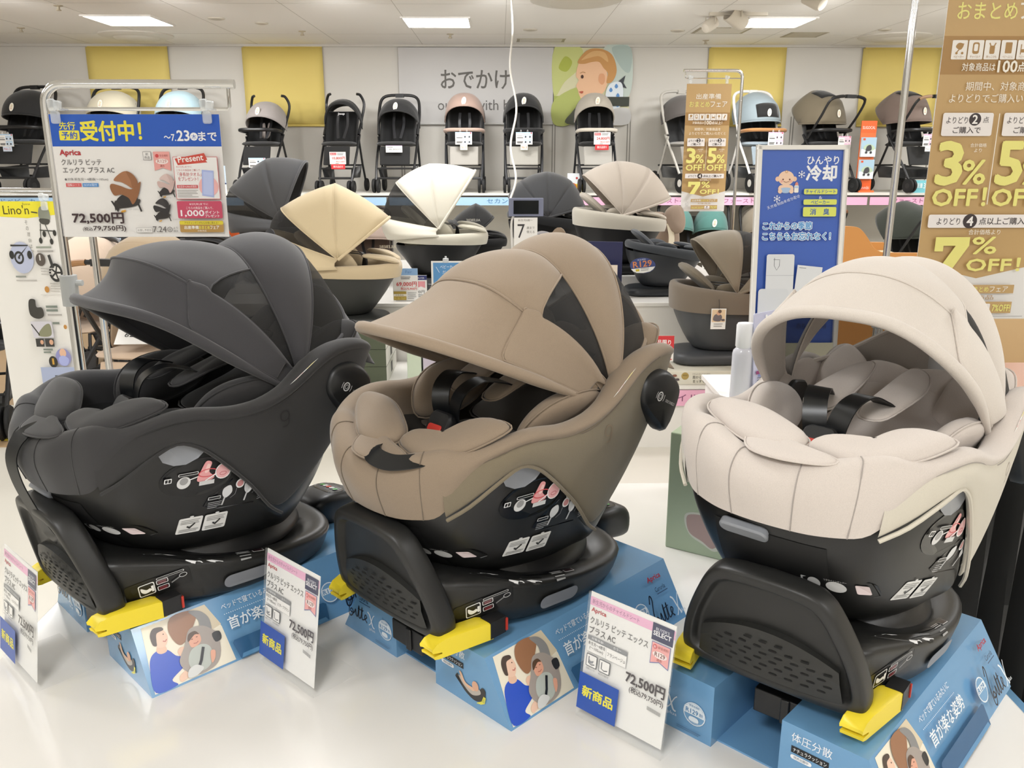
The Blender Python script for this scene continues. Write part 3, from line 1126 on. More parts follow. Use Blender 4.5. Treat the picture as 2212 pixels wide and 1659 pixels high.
# three blue display boxes
BLUE = '#6f9dc4'
def dbox(i, A, rz, label):
    fx = V((math.cos(R(rz)), math.sin(R(rz)), 0))
    fy = V((-fx.y, fx.x, 0))
    O = V((A[0], A[1], TABLE)) - fx * .25 - fy * .2315
    t = thing('display_box', label, 'display box', O, R(rz), 'blue display boxes under the car seats')
    H = .106
    sec = [(-.2315, 0), (.2315, 0), (.170, H), (-.170, H)]
    m = MB()
    # front part with the recess between y=-.066 and .045, back part solid
    def block(y0, y1, x0, x1):
        lo = lambda y: max(0, min(H, (.2315 - abs(y)) / .0615 * H))
        P = [(y0, 0), (y1, 0)]
        top = []
        if lo(y1) < H:
            top += [(.170, H)]
        else:
            top += [(y1, H)]
        if lo(y0) < H:
            top += [(-.170, H)]
        else:
            top += [(y0, H)]
        P += top
        m.grid([[V((x, y, z)) for y, z in P] for x in (x0, x1)], cu=True, cap=3)
    block(-.2315, -.066, -.25, .25)
    block(.045, .2315, -.25, .25)
    m.box((-.01, -.0105, .0015), (.48, .113, .003))
    block(-.067, .046, -.25, -.02)
    b = m.build('box_body', mat('#6d9dc6', .22, coat=.25), t, smooth=False)
    # print on the front
    p = Print(M=frame_m((.2502, -.2315, 0), (0, 1, 0), (0, 0, 1)), sc=.001)
    p.text('Cururila', 52, 76, 9, '#1d2a44', 'l', 30)
    p.lines(54, 71, 34, 1, 3, 1.5, '#34496b')
    p.line([(p_.x, p_.y) for p_ in crom([(20, 72, 0), (27, 84, 0), (30, 76, 0), (22, 56, 0), (18, 34, 0), (24, 30, 0), (32, 40, 0), (27, 47, 0), (22, 40, 0), (34, 40, 0), (40, 50, 0), (41, 38, 0), (46, 38, 0), (52, 62, 0), (50, 38, 0), (56, 38, 0), (62, 62, 0), (60, 38, 0), (67, 38, 0), (76, 46, 0), (72, 50, 0), (69, 42, 0), (76, 34, 0)], 5)], 2.4, '#141a2b')
    p.line([(48, 54), (66, 56)], 2, '#141a2b')
    p.line([(p_.x, p_.y) for p_ in crom([(80, 60, 0), (86, 56, 0), (90, 46, 0), (95, 34, 0), (100, 32, 0)], 5)], 3.2, '#dfe9f2').line([(p_.x, p_.y) for p_ in crom([(101, 60, 0), (96, 54, 0), (88, 38, 0), (82, 33, 0)], 5)], 1.8, '#dfe9f2')
    p.text('plus', 84, 22, 8, '#dfe9f2', 'l', 18)
    p.circ(134, 44, 20, '#e5eef5').circ(134, 44, 18.4, '#76a3ca').circ(134, 44, 18, '#e5eef5', n=24, a0=20, a1=160).rect(116, 42, 36, 12, '#e5eef5')
    p.text('R129', 119, 44, 8, '#4f86b5', 'l', 22, .02).text('適合', 143, 44.5, 6.5, '#4f86b5', 'l', 7)
    p.text('新安全規則', 134, 56, 4, '#4f86b5', 'c', 18).text('赤ちゃんの首もまもる', 134, 28, 3.5, '#e5eef5', 'c', 24)
    p.blob([(125, 34), (128, 39), (140, 39), (143, 34), (140, 31), (128, 31)], '#e5eef5', 3)
    p.lines(104, 12, 44, 2, 3, 1.2, '#50779e')
    p.build(b, 'front_print', .25)
    # right-hand panel
    p = Print(M=frame_m((.2502, -.2315, 0), (0, 1, 0), (0, 0, 1)), sc=.001)
    p.text('体圧分散', 293, 80, 15, '#eef3f7', 'l', 60)
    p.rect(294, 62, 56, 11, '#14171c').text('ナチュラクッション', 297, 64, 7, '#f2f2f2', 'l', 50)
    p.rr(294, 52, 32, 7, 3.5, '#f0f2f4').text('特許出願中', 299, 53.2, 4.6, '#40566e', 'l', 22)
    p.blob([(330, 40), (336, 48), (345, 30), (360, 20), (380, 16), (400, 26), (404, 44), (396, 48), (384, 36), (360, 34), (344, 44)], '#33302e')
    p.blob([(338, 46), (352, 32), (372, 24), (392, 34), (388, 42), (366, 34), (350, 44)], '#b9b0a6')
    p.blob([(340, 54), (346, 54), (356, 40), (376, 38), (374, 32), (352, 36)], '#e0b79a').circ(380, 44, 8, '#dba98c', 9)
    for k in range(3):
        p.line([(384 + k * 4, 14 + k), (396 + k * 3, 22), (401 + k * 2, 34)], 1.8, '#e4de55')
    p.build(b, 'front_print', .25)
    # print on the slanted long side that faces the aisle
    sl = V((0, -.0615, H)).normalized()
    p = Print(M=frame_m((.25, .2318, .0), (-1, 0, 0), tuple(sl)), sc=.001)
    p.poly([(6, 4), (16, 118), (132, 118), (150, 70), (156, 4)], '#efe7d3')
    p.poly([(100, 118), (132, 118), (150, 74), (130, 70)], '#d9cbb0')
    # picture: a woman in a blue top beside a baby in a grey seat
    p.blob([(8, 6), (10, 46), (18, 66), (34, 72), (48, 66), (58, 52), (70, 44), (66, 30), (40, 16), (46, 4)], '#2f55c4')
    p.blob([(29, 70), (36, 64), (46, 66), (44, 78), (34, 80)], '#e6bda3').blob([(32, 78), (30, 92), (36, 104), (48, 104), (54, 92), (52, 82), (44, 74)], '#ecc6ae')
    p.blob([(26, 84), (26, 100), (34, 110), (48, 108), (50, 102), (38, 100), (34, 88), (32, 80)], '#4d3f38').line([(44, 84), (48, 82), (51, 85)], 1.4, '#b5544e')
    p.circ(48, 95, 1, '#3a2a24').blob([(52, 14), (60, 20), (78, 24), (84, 18), (70, 10), (54, 6)], '#ecc6ae')
    p.blob([(62, 56), (68, 62), (76, 60), (74, 50), (66, 46)], '#e8bfa6')
    p.blob([(70, 118), (58, 100), (62, 76), (74, 66), (96, 84), (112, 106), (100, 118)], '#9b6f52').blob([(100, 116), (120, 110), (132, 90), (126, 60), (110, 70), (112, 96)], '#8b8a8a')
    p.blob([(66, 20), (60, 40), (76, 62), (92, 86), (116, 84), (132, 70), (138, 60), (134, 30), (118, 10), (84, 6)], '#a49a93').blob([(128, 64), (142, 64), (142, 50), (130, 48)], '#2d2d30', 3)
    p.blob([(80, 14), (74, 32), (84, 50), (104, 54), (118, 44), (116, 22), (100, 10)], '#b9bfb8').blob([(86, 56), (86, 72), (96, 80), (106, 74), (106, 60), (96, 54)], '#e3a88f')
    p.blob([(84, 66), (88, 78), (100, 80), (106, 72), (98, 74)], '#5a4436').line([(92, 60), (97, 59), (101, 61)], 1, '#a85a50').line([(90, 68), (93, 68)], 1, '#4a3229').line([(99, 69), (102, 69)], 1, '#4a3229')
    p.line([(84, 12), (96, 28), (106, 48)], 5, '#23252b').blob([(66, 8), (80, 6), (96, 14), (84, 24), (70, 20)], '#d5d6d4').blob([(112, 16), (120, 22), (124, 34), (116, 36)], '#e3a88f')
    # words and emblem
    p.text('ベッドで寝ているみたいに', 158, 96, 12, '#edf3f8', 'l', 126)
    for k in range(30):
        p.circ(160 + k * 4.2, 88, .9, '#edf3f8', n=6)
    p.text('首が楽な姿勢', 160, 58, 23, '#edf3f8', 'l', 140, .01)
    p.text('Aprica', 420, 94, 13, '#a8283f', 'l', 42, .03)
    p.text('Cururila', 432, 74, 9, '#1d2a44', 'l', 32).lines(434, 69, 34, 1, 3, 1.5, '#34496b')
    q = lambda L: [(400 + (p_.x - 18) * 1.05, 12 + (p_.y - 30) * 1.15) for p_ in crom([(a, b_, 0) for a, b_ in L], 5)]
    p.line(q([(20, 72), (27, 84), (30, 76), (22, 56), (18, 34), (24, 30), (32, 40), (27, 47), (22, 40), (34, 40), (40, 50), (41, 38), (46, 38), (52, 62), (50, 38), (56, 38), (62, 62), (60, 38), (67, 38), (76, 46), (72, 50), (69, 42), (76, 34)]), 3, '#141a2b')
    p.line(q([(48, 54), (66, 56)]), 2, '#141a2b').line(q([(80, 66), (86, 60), (90, 46), (96, 32)]), 3.4, '#e8f0f6').line(q([(102, 66), (96, 56), (88, 38), (82, 32)]), 2, '#e8f0f6').text('plus', 478, 14, 9, '#e8f0f6', 'l', 17)
    # cut-out slot in the side, drawn flat with its inner shade in darker blue
    p.poly([(162, 3), (156, 34), (160, 38), (350, 38), (356, 34), (352, 3)], '#35628c').poly([(164, 3), (168, 10), (346, 10), (350, 3)], '#5f92bd')
    p.circ(372, 52, 20, '#e5eef5').circ(372, 52, 18, '#76a3ca').rect(355, 50, 34, 11, '#e5eef5').text('R129', 357, 51, 8, '#4f86b5', 'l', 28, .02)
    p.build(b, 'side_print', .25)
    # clear plastic sheet on the top
    return t


dbox(0, (-.597, 1.281), 224.5, 'blue display box under the black car seat')
dbox(1, (.015, 1.186), 224.5, 'blue display box under the brown car seat')
dbox(2, (.54, .937), 225.7, 'blue display box under the pale beige car seat')
# ------------------------------------------------------------------ generic builders for the shop floor
def wheel(parent, x, y, z, r, wd, name='wheel', hub='#2a2a2a', rz=0.):
    m = MB()
    MM = Matrix.Translation((x, y, z)) @ Matrix.Rotation(rz, 4, 'Z') @ Matrix.Rotation(R(90), 4, 'Y')
    m.lathe([(r * .72, -wd / 2), (r * .93, -wd / 2), (r, -wd / 4), (r, wd / 4), (r * .93, wd / 2), (r * .72, wd / 2)], 20, 0, MM)
    m.lathe([(r * .2, -wd * .56), (r * .7, -wd * .4), (r * .7, wd * .4), (r * .2, wd * .56)], 16, 1, MM)
    return m.build(name, [RUBBER, pla(hub, .45)], parent)


def hoop(W, L, al, y0, z0, n=20, e=.85):
    """canopy arch for a thing whose front is -Y"""
    out = []
    for k in range(n + 1):
        t = PI * k / n
        c, s = math.cos(t), math.sin(t)
        r = L * s ** e
        out.append(V((W * math.copysign(abs(c) ** e, c), y0 - r * math.cos(R(al)), z0 + r * math.sin(R(al)))))
    return out


def panels(hs, b, n=6):
    """surface rows through consecutive hoops with bulge b"""
    rows = []
    for i in range(len(hs) - 1):
        c0 = (hs[i][0] + hs[i][-1]) / 2
        for q in range(n + (1 if i == len(hs) - 2 else 0)):
            u = q / n
            row = []
            for k, (a, c) in enumerate(zip(hs[i], hs[i + 1])):
                p = a.lerp(c, u)
                d = p - c0
                s = math.sin(PI * k / (len(hs[i]) - 1))
                row.append(p + (d.normalized() if d.length > 1e-6 else V()) * b * 4 * u * (1 - u) * s)
            rows.append(row)
    return rows


def size_tag(parent, p, rot=0.):
    m = MB()
    MM = Matrix.Translation(p) @ Matrix.Rotation(rot, 4, 'Y') @ Matrix.Rotation(R(78), 4, 'X')
    m.prism([(.024 * math.cos(a), .042 * math.sin(a)) for a in [2 * PI * k / 20 for k in range(20)]], .002, MM)
    o = m.build('hang_tag', mat('#f0ebdc', .5), parent, smooth=False)
    pr = Print(M=MM @ Matrix.Translation((0, 0, .0022)), eps=.0003)
    pr.lines(-.012, .018, .024, 3, .009, .004, '#c9b27a').lines(-.012, -.012, .024, 2, .009, .004, '#c58f73')
    pr.build(o, 'tag_print', .6)


def stroller(label, loc, rz, can, seat='#191919', frame='#1d1d1e', handle='hooks', w=.44, h=1.0, bumper=None, legrest=None, grip=None, brim=38, rear=118, L=.29, wr=.08, hub='#2a2a2a', tagged=True, logo=None,
             pads=None, window=False, twin=False, lining='#0e0e0e', tray=None, low=.5, scale=1.):
    t = thing('stroller', label, 'stroller', loc, rz, 'display strollers')
    t.scale = (scale, scale, scale)
    FR, SE, CA = pla(frame, .4), fab(seat), fab(can)
    GR = pla(grip, .5) if grip else BLACKP
    hw = w / 2
    pz = h - .29
    for s in (1, -1):
        m = MB()
        m.tube(bez((s * (hw - .02), -.30, .09), (s * hw, -.2, .3), (s * hw, -.05, .45), (s * hw, .06, low + .1)), .013, 8)
        m.build('leg', FR, t)
        m = MB()
        m.tube([(s * hw, .0, low + .08), (s * hw, .12, .3), (s * hw, .24, .09)], .012, 8)
        m.build('leg', FR, t)
        wheel(t, s * (hw + .005), .25, wr, wr, .03, 'wheel', hub)
        wheel(t, s * (hw - .04), -.30, wr * .92, wr * .92, .028, 'wheel', hub)
        wheel(t, s * (hw + .005), -.30, wr * .92, wr * .92, .028, 'wheel', hub)
    m = MB()
    if handle == 'hooks':
        for s in (1, -1):
            m.tube(crom([(s * hw, .02, low + .1), (s * (hw + .005), .16, h - .18), (s * (hw + .02), .22, h - .03), (s * (hw - .01), .2, h + .06), (s * (hw - .045), .17, h + .075)], 5), .0145, 8)
    elif handle == 'loop':
        m.tube(crom([(hw, .02, low + .1), (hw + .01, .14, h - .12), (hw - .03, .2, h + .03), (0, .2, h + .055), (-hw + .03, .2, h + .03), (-hw - .01, .14, h - .12), (-hw, .02, low + .1)], 6), .016, 8)
        m.box((0, .195, h + .05), (.09, .04, .04))
    elif handle == 'none':
        m.tube(crom([(hw, .02, low + .1), (hw, .12, h - .3), (hw, .17, h - .2)], 4), .012, 8)
        m.tube(crom([(-hw, .02, low + .1), (-hw, .12, h - .3), (-hw, .17, h - .2)], 4), .012, 8)
        m.tube(hoop(hw + .014, .29, 104, .13, pz), .009, 8)
    else:
        # bar swung to the front
        P = crom([(hw + .01, -.02, low + .06), (hw + .02, -.2, h - .22), (hw + .01, -.30, h - .07), (hw - .08, -.33, h - .03), (0, -.335, h - .025), (-hw + .08, -.33, h - .03), (-hw - .01, -.30, h - .07), (-hw - .02, -.2, h - .22), (-hw - .01, -.02, low + .06)], 5)
        m.tube(P, .013, 8)
        n = len(P)
        m.tube(P[n // 2 - 9:n // 2 - 2], .0165, 8, 1)
        m.tube(P[n // 2 + 3:n // 2 + 10], .0165, 8, 1)
        m.box((0, -.335, h - .025), (.13, .035, .035))
    m.build('handle', [FR, GR], t)
    # seat, back and leg rest
    m = MB()
    m.pad(crom([(hw - .03, -.17, low), (hw - .02, 0, low), (hw - .04, .12, low - .01), (-hw + .04, .12, low - .01), (-hw + .02, 0, low), (-hw + .03, -.17, low)], 3, True), .03, (0, 0, 1))
    m.build('seat', SE, t)
    m = MB()
    rows = []
    for f in (0, .2, .5, .8, 1.):
        y, z = .09 + .13 * f, low + (h - .1 - low) * f
        rows.append([V(p) for p in ((-hw + .015, y - .11, z), (-hw + .03, y - .02, z), (-hw * .6, y + .01, z), (0, y + .02, z), (hw * .6, y + .01, z), (hw - .03, y - .02, z), (hw - .015, y - .11, z))])
    m.grid(rows)
    m.build('backrest', fab(lining) if lining != seat else SE, t, solid=.012, sub=1)
    if pads:
        for s in (1, -1):
            m = MB()
            m.pad(crom([(s * .01, .05, low + .06), (s * .05, .05, low + .09), (s * .055, .09, low + .2), (s * .02, .1, low + .22), (s * .008, .08, low + .12)], 3, True), .012, (0, -1, .3))
            m.build('seat_pad', fab(pads), t)
    for s in (1, -1):
        m = MB()
        m.ribbon(crom([(s * .05, .12, low + .33), (s * .055, .08, low + .2), (s * .03, -.01, low + .06)], 4), .028, .003, V((0, -1, .3)))
        m.build('harness_strap', mat('#2b2b2d', .4), t)
    m = MB()
    m.box((0, -.2, low - .12), (w - .1, .02, .2), 0, Matrix.Rotation(R(-18), 3, 'X'))
    m.build('leg_rest', fab(legrest) if legrest else SE, t, bevel=.008)
    m = MB()
    z = .25
    m.grid([[V((sx * (hw - .03) * k, y, zz)) for sx, y, zz, k in ((-1, -.22, z, 1), (-1, -.2, z - .1, .9), (1, -.2, z - .1, .9), (1, -.22, z, 1))] for _ in (0,)] + [[V((sx * (hw - .03) * k, y, zz)) for sx, y, zz, k in ((-1, .2, z + .03, 1), (-1, .17, z - .1, .9), (1, .17, z - .1, .9), (1, .2, z + .03, 1))]])
    m.tube([(-hw + .02, -.22, z), (hw - .02, -.22, z)], .008, 6)
    m.tube([(-hw + .01, .2, z + .03), (hw - .01, .2, z + .03)], .008, 6)
    m.build('basket', fab('#1a1a1a' if seat != '#8d9aa3' else '#232628'), t, solid=.004)
    m = MB()
    m.tube([(-hw, -.27, .15), (hw, -.27, .15)], .011, 8)
    m.build('cross_bar', FR, t)
    if bumper:
        m = MB()
        m.tube(crom([(-hw, .0, low + .13), (-hw, -.13, low + .14), (-hw * .7, -.21, low + .145), (0, -.225, low + .145), (hw * .7, -.21, low + .145), (hw, -.13, low + .14), (hw, 0, low + .13)], 5), .019, 8)
        m.build('bumper_bar', fab(bumper) if bumper != 'black' else BLACKP, t)
    if tray:
        m = MB()
        m.prism([(p.x, p.y) for p in crom([(-.26, -.02, 0), (-.2, -.14, 0), (0, -.17, 0), (.2, -.14, 0), (.26, -.02, 0), (.2, .03, 0), (-.2, .03, 0)], 4, True)], .03, Matrix.Translation((0, -.14, low + .12)), 0, .008)
        m.build('tray', pla(tray, .4), t)
    # canopy
    spans = [(-hw / 2, hw / 2 * .98), (hw / 2, hw / 2 * .98)] if twin else [(0, hw + .012)]
    for cx, cw in spans:
        hs = [[p + V((cx, 0, 0)) for p in hoop(cw, L * k, a, .13, pz)] for a, k in ((brim, 1.), ((brim * 2 + rear) / 3, 1.04), ((brim + rear * 2) / 3, 1.04), (rear, .98))]
        m = MB()
        m.grid(panels(hs, .012))
        c = m.build('canopy', CA, t, solid=.006)
        m = MB()
        m.tube(hs[0], .007, 6)
        m.build('brim', CA, c)
        m = MB()
        for q in hs[1:3]:
            m.tube(q, .0035, 6)
        m.build('seam_piping', CA, c)
        if window:
            P = panels(hs[:2] if window == 'front' else hs[1:3], .014)
            m = MB()
            m.grid([[p + V((0, -.006, .006)) for p in r[7:14]] for r in P[1:-1]])
            m.build('mesh_window', fab('#161616'), c, solid=.003)
    if tagged:
        tp = hs[0][10].lerp(hs[1][10], .35) + V((.0, -.02, .012))
        size_tag(t, tp, R(12))
    if logo:
        pr = Print(M=Matrix.Translation((0, .05, low + .3)) @ Matrix.Rotation(R(78), 4, 'X'), eps=.0005)
        pr.text(logo, 0, 0, .028, '#e8e8e8', 'c', .075, .02)
        pr.build(t, 'lettering')
    return t


CARD_STYLES = {'blue': ('#b9d6ee', '#d3e4f4'), 'pink': ('#efb6d3', '#f8d9e8'), 'red': ('#cf3a3f', '#f4f0ee'), 'plain': ('#d9b9df', '#f4f0ee')}


def price_card(label, M, w=.15, h=.105, style='blue', price=None, tax=None, hooks=True, sub=None, head=None, no=None):
    """printed card hung from two rings; M: lower-left corner frame"""
    t = thing('price_card', label, 'price card', M=M, group='price cards')
    m = MB()
    m.box((w / 2, h / 2, -.001), (w, h, .002))
    t2 = m.build('card', PAPER, t, smooth=False)
    a, b = CARD_STYLES[style]
    p = Print(M=Matrix.Identity(4), eps=.0004)
    if style == 'red':
        p.rect(w * .04, h * .74, w * .38, h * .2, a).text(head or '展示処分', w * .07, h * .78, h * .12, '#ffffff', 'l', w * .32)
        p.lines(w * .48, h * .86, w * .4, 2, h * .1, h * .04, '#6a6a6a')
        p.text(price, w * .95, h * .36, h * .26, '#c8262c', 'r', w * .78, .01).text('税込' + tax, w * .95, h * .14, h * .14, '#c8262c', 'r', w * .55)
        p.rect(w * .35, h * .04, w * .2, h * .03, '#555555')
    elif style == 'plain':
        p.rect(0, h * .93, w, h * .07, a).lines(w * .08, h * .72, w * .35, 1, h * .1, h * .08, '#5a5a5a')
        p.text(price, w * .93, h * .3, h * .28, '#2a2a2a', 'r', w * .75)
    else:
        p.rect(0, h * .9, w, h * .1, a).circ(w * .92, h * .93, h * .06, '#d34a52')
        p.lines(w * .07, h * .72, w * .32, 2, h * .08, h * .03, '#a0a0a0').lines(w * .07, h * .52, w * .36, 1, h * .1, h * .06, '#4a4a4a')
        p.lines(w * .07, h * .2, w * .36, 2, h * .09, h * .06, '#5a5a5a')
        for i in range(2):
            for j in range(2):
                x, y = w * (.48 + .26 * i), h * (.5 - .42 * j)
                p.rect(x, y + h * .26, w * .24, h * .08, a).rect(x, y, w * .24, h * .25, b)
                p.blob([(x + w * .05, y + h * .08), (x + w * .08, y + h * .2), (x + w * .15, y + h * .16), (x + w * .13, y + h * .05)], '#3c3c40', 3)
    p.build(t2, 'card_print', .5)
    if hooks:
        for x in (w * .3, w * .7):
            m = MB()
            m.tube([(x, 0, h - .004 + .0)] + [(x, -.012 + .012 * math.cos(a), h + .012 + .016 * math.sin(a)) for a in [PI * (k / 8) * 2 - PI / 2 for k in range(9)]], .0018, 5) if False else m.tube([(x + .006 * math.sin(a), h + .008 + .014 * math.cos(a), .002 * math.sin(2 * a)) for a in [2 * PI * k / 12 for k in range(12)]], .0016, 5, closed=True)
            m.build('ring', mat('#eeeeee', .4), t)
    if sub:
        sw, sh, col, tx, tc = sub
        m = MB()
        m.box((w * .5, -sh / 2, -.002), (sw, sh, .0015))
        s_ = m.build('sub_card', mat(col, .5), t, smooth=False)
        p = Print(M=Matrix.Identity(4), eps=.0004)
        p.z = -.0008
        p.text(tx, w * .5, -sh * .72, sh * .45, tc, 'c', sw * .7)
        p.build(s_, 'card_print', .5)
    return t


def hang_on(st, dx, y, z, w=.15, h=.105, tilt=0.):
    """frame for a card hanging on a stroller's front bar"""
    c, s = math.cos(st.rotation_euler.z), math.sin(st.rotation_euler.z)
    lx, ly = dx - w / 2, y
    return upright(st.location.x + lx * c - ly * s, st.location.y + lx * s + ly * c, st.location.z + z - h, st.rotation_euler.z, tilt)


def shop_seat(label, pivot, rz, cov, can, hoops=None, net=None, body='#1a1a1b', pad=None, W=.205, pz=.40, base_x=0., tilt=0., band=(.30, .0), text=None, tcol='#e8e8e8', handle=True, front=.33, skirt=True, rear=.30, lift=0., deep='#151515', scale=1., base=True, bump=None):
    """rotating seat on the display: local +x is the seat's front, pivot = canopy hinge in world"""
    o = V(pivot) - V((0, 0, pz * scale))
    t = thing('car_seat', label, 'car seat', o, R(rz), 'car seats on the display steps')
    t.scale = (scale,) * 3
    FC, FN, BD, PD = fab(cov), fab(can), pla(body, .45), fab(pad or cov)
    N = 28

    def ring(rx0, rx1, ry, z0, z1, e=.8):
        out = []
        for k in range(N):
            a = 2 * PI * k / N
            c, s = math.cos(a), math.sin(a)
            x = math.copysign(abs(c) ** e, c) * (rx0 if c > 0 else rx1)
            y = math.copysign(abs(s) ** e, s) * ry
            f = (x + rx1) / (rx0 + rx1)
            out.append(V((x, y, z0 + (z1 - z0) * f)))
        return out
    rf, rr_ = pz - .03 + lift, (pz - .055 if skirt and hoops else pz + .03) + lift * .3      # rim height front / rear
    if base:
        m = MB()
        P = rrect(-.30, -.17, .56, .34, .1, 4)
        m.grid([[V((x * k, y * k, z)) for x, y in P] for z, k in ((0, .96), (.01, 1.), (.045, 1.), (.065, .93), (.075, .7))], cu=True, cap=3)
        m.build('base', BD, t, sub=1)
    m = MB()
    m.grid([ring(.14, .16, .12, .06, .06), ring(.17, .19, .14, .1, .1), ring(.25, .25, .185, .2, .2), ring(front - .02, rear, .21, rr_ - .1, rf - .06), ring(front - .01, rear, .215, rr_ - band[0] * .2, rf - band[0] * .2)], cu=True, cap=1)
    sh = m.build('seat_shell', BD, t, sub=1)
    if handle:
        m = MB()
        m.prism([(p.x, p.y) for p in crom([(-.075, .02, 0), (-.05, .05, 0), (.075, .075, 0), (.09, .06, 0), (.05, -.045, 0), (-.04, -.05, 0)], 4, True)], .006, Matrix.Translation((.04, .198, .235)) @ Matrix.Rotation(R(-84), 4, 'X') @ Matrix.Scale(-1, 4, (1, 0, 0)) @ Matrix.Rotation(R(180), 4, 'X'), 0, .002)
        m.build('handle_recess', mat('#0b0b0c', .5), sh)
        m = MB()
        m.tube(crom([(.085, .208, .215), (.04, .216, .222), (-.01, .215, .218)], 4), [.012, .009, .009, .008, .008, .009, .009, .01, .01], 8)
        m.build('recline_handle', mat('#c9c9c6', .2, .9), sh)
    m = MB()
    b0 = band[1]
    m.grid([ring(front, rear + .005, .222, rr_ - .04 - b0, rf - .085), ring(front + .012, rear + .012, .23, rr_ - .02, rf - .045), ring(front + .008, rear + .006, .226, rr_ + .01, rf - .005), ring(front - .02, rear - .02, .2, rr_ + .016, rf + .006), ring(front - .045, rear - .045, .178, rr_, rf - .02), ring(front - .06, rear - .07, .16, rr_ - .12, rf - .1)], cu=True)
    m.build('padded_rim', FC, t, sub=1)
    m = MB()
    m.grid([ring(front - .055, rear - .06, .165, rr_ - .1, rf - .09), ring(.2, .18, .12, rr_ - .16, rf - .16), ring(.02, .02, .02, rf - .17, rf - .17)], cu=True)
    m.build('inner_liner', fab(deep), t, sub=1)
    for s in (1, -1):
        m = MB()
        m.pad(crom([(front - .02, s * .02, rf + .0), (front - .01, s * .1, rf), (front - .09, s * .17, rf + .03), (front - .2, s * .17, rf + .045), (front - .18, s * .12, rf + .04), (front - .08, s * .06, rf + .02)], 4, True), .02, (.3, -.2 * s, .9))
        m.build('leg_cushion', PD, t)
        m = MB()
        m.pad(crom([(.1, s * .13, rf - .04), (.06, s * .16, rf + .05), (-.04, s * .17, rf + .08), (-.1, s * .15, rf + .05), (-.02, s * .12, rf - .03)], 4, True), .024, (0, -s, .4))
        m.build('waist_cushion', PD, t)
        m = MB()
        m.ribbon(crom([(.12, s * .015, rf - .06), (.12, s * .03, rf + .03), (.05, s * .045, rf + .05), (-.08, s * .05, rf + .06)], 4), .034, .003, V((.2, 0, 1)))
        m.build('harness_strap', mat('#17181a', .4), t)
    m = MB()
    m.pad(crom([(-.1, -.12, rf + .03), (-.1, .12, rf + .03), (-.2, .15, rf + .12), (-.25, .08, rf + .16), (-.25, -.08, rf + .16), (-.2, -.15, rf + .12)], 4, True), .03, (.7, 0, .7))
    m.build('head_cushion', PD, t)
    if hoops:
        hs = []
        for Lh, al in hoops:
            P = []
            for k in range(25):
                a = PI * k / 24
                c, s = math.cos(a), math.sin(a)
                r = Lh * s ** .75
                P.append(V((r * math.cos(R(al)), W * math.copysign(abs(c) ** .8, c), pz + r * math.sin(R(al)))))
            hs.append(P)
        for k in range(len(hs) - 1):
            m = MB()
            P = panels(hs[k:k + 2], .014)
            m.grid(P)
            if net is not None and k == net:
                m.build('net_window', mat('#1c1a18', .7, 0, 'net', alpha=.72), t)
            else:
                m.build('canopy_panel', fab(bump) if bump and k == len(hs) - 2 else FN, t, solid=.005)
        m = MB()
        for P in hs[1:]:
            m.tube(P, .0035, 6)
        m.build('seam_piping', FN, t)
        m = MB()
        m.tube(hs[0], .009, 8)
        m.build('brim', FN, t)
        if skirt:
            m = MB()
            bk = hs[-1]
            lo_ = [V((-(rear + .055) * math.sin(PI * k / 24) ** .6, .243 * math.copysign(abs(math.cos(PI * k / 24)) ** .8, math.cos(PI * k / 24)), pz - .05 - .03 * math.sin(PI * k / 24))) for k in range(25)]
            m.grid([[a.lerp(c, f) + V((-.02 * math.sin(PI * f), 0, 0)) for a, c in zip(bk, lo_)] for f in (0, .33, .66, 1)])
            m.build('canopy_skirt', FN, t, solid=.005)
    if text:
        tx, dx, dz, tw = text
        pr = Print(M=frame_m((dx, .234, dz), (-1, 0, 0), (0, -.12, .99)), eps=.0005)
        pr.text(tx, 0, 0, tw * .17, tcol, 'c', tw, .01)
        pr.build(t, 'lettering', .5)
    return t


def carton(name, label, cat, lo, hi, col, group=None, rz=0., side=None, lid=True, rough=.5):
    """closed cardboard box with a lid seam"""
    cx, cy = (lo[0] + hi[0]) / 2, (lo[1] + hi[1]) / 2
    t = thing(name, label, cat, (cx, cy, lo[2]), rz, group)
    m = MB()
    sx, sy, sz = hi[0] - lo[0], hi[1] - lo[1], hi[2] - lo[2]
    m.box((0, 0, sz / 2), (sx, sy, sz))
    if side:
        m.box((sx / 2 + .0006, 0, sz / 2), (.001, sy * .99, sz * .98), 1)
    m.build('box_body', [mat(col, rough), mat(side or col, rough)], t, smooth=False, bevel=.003)
    return t
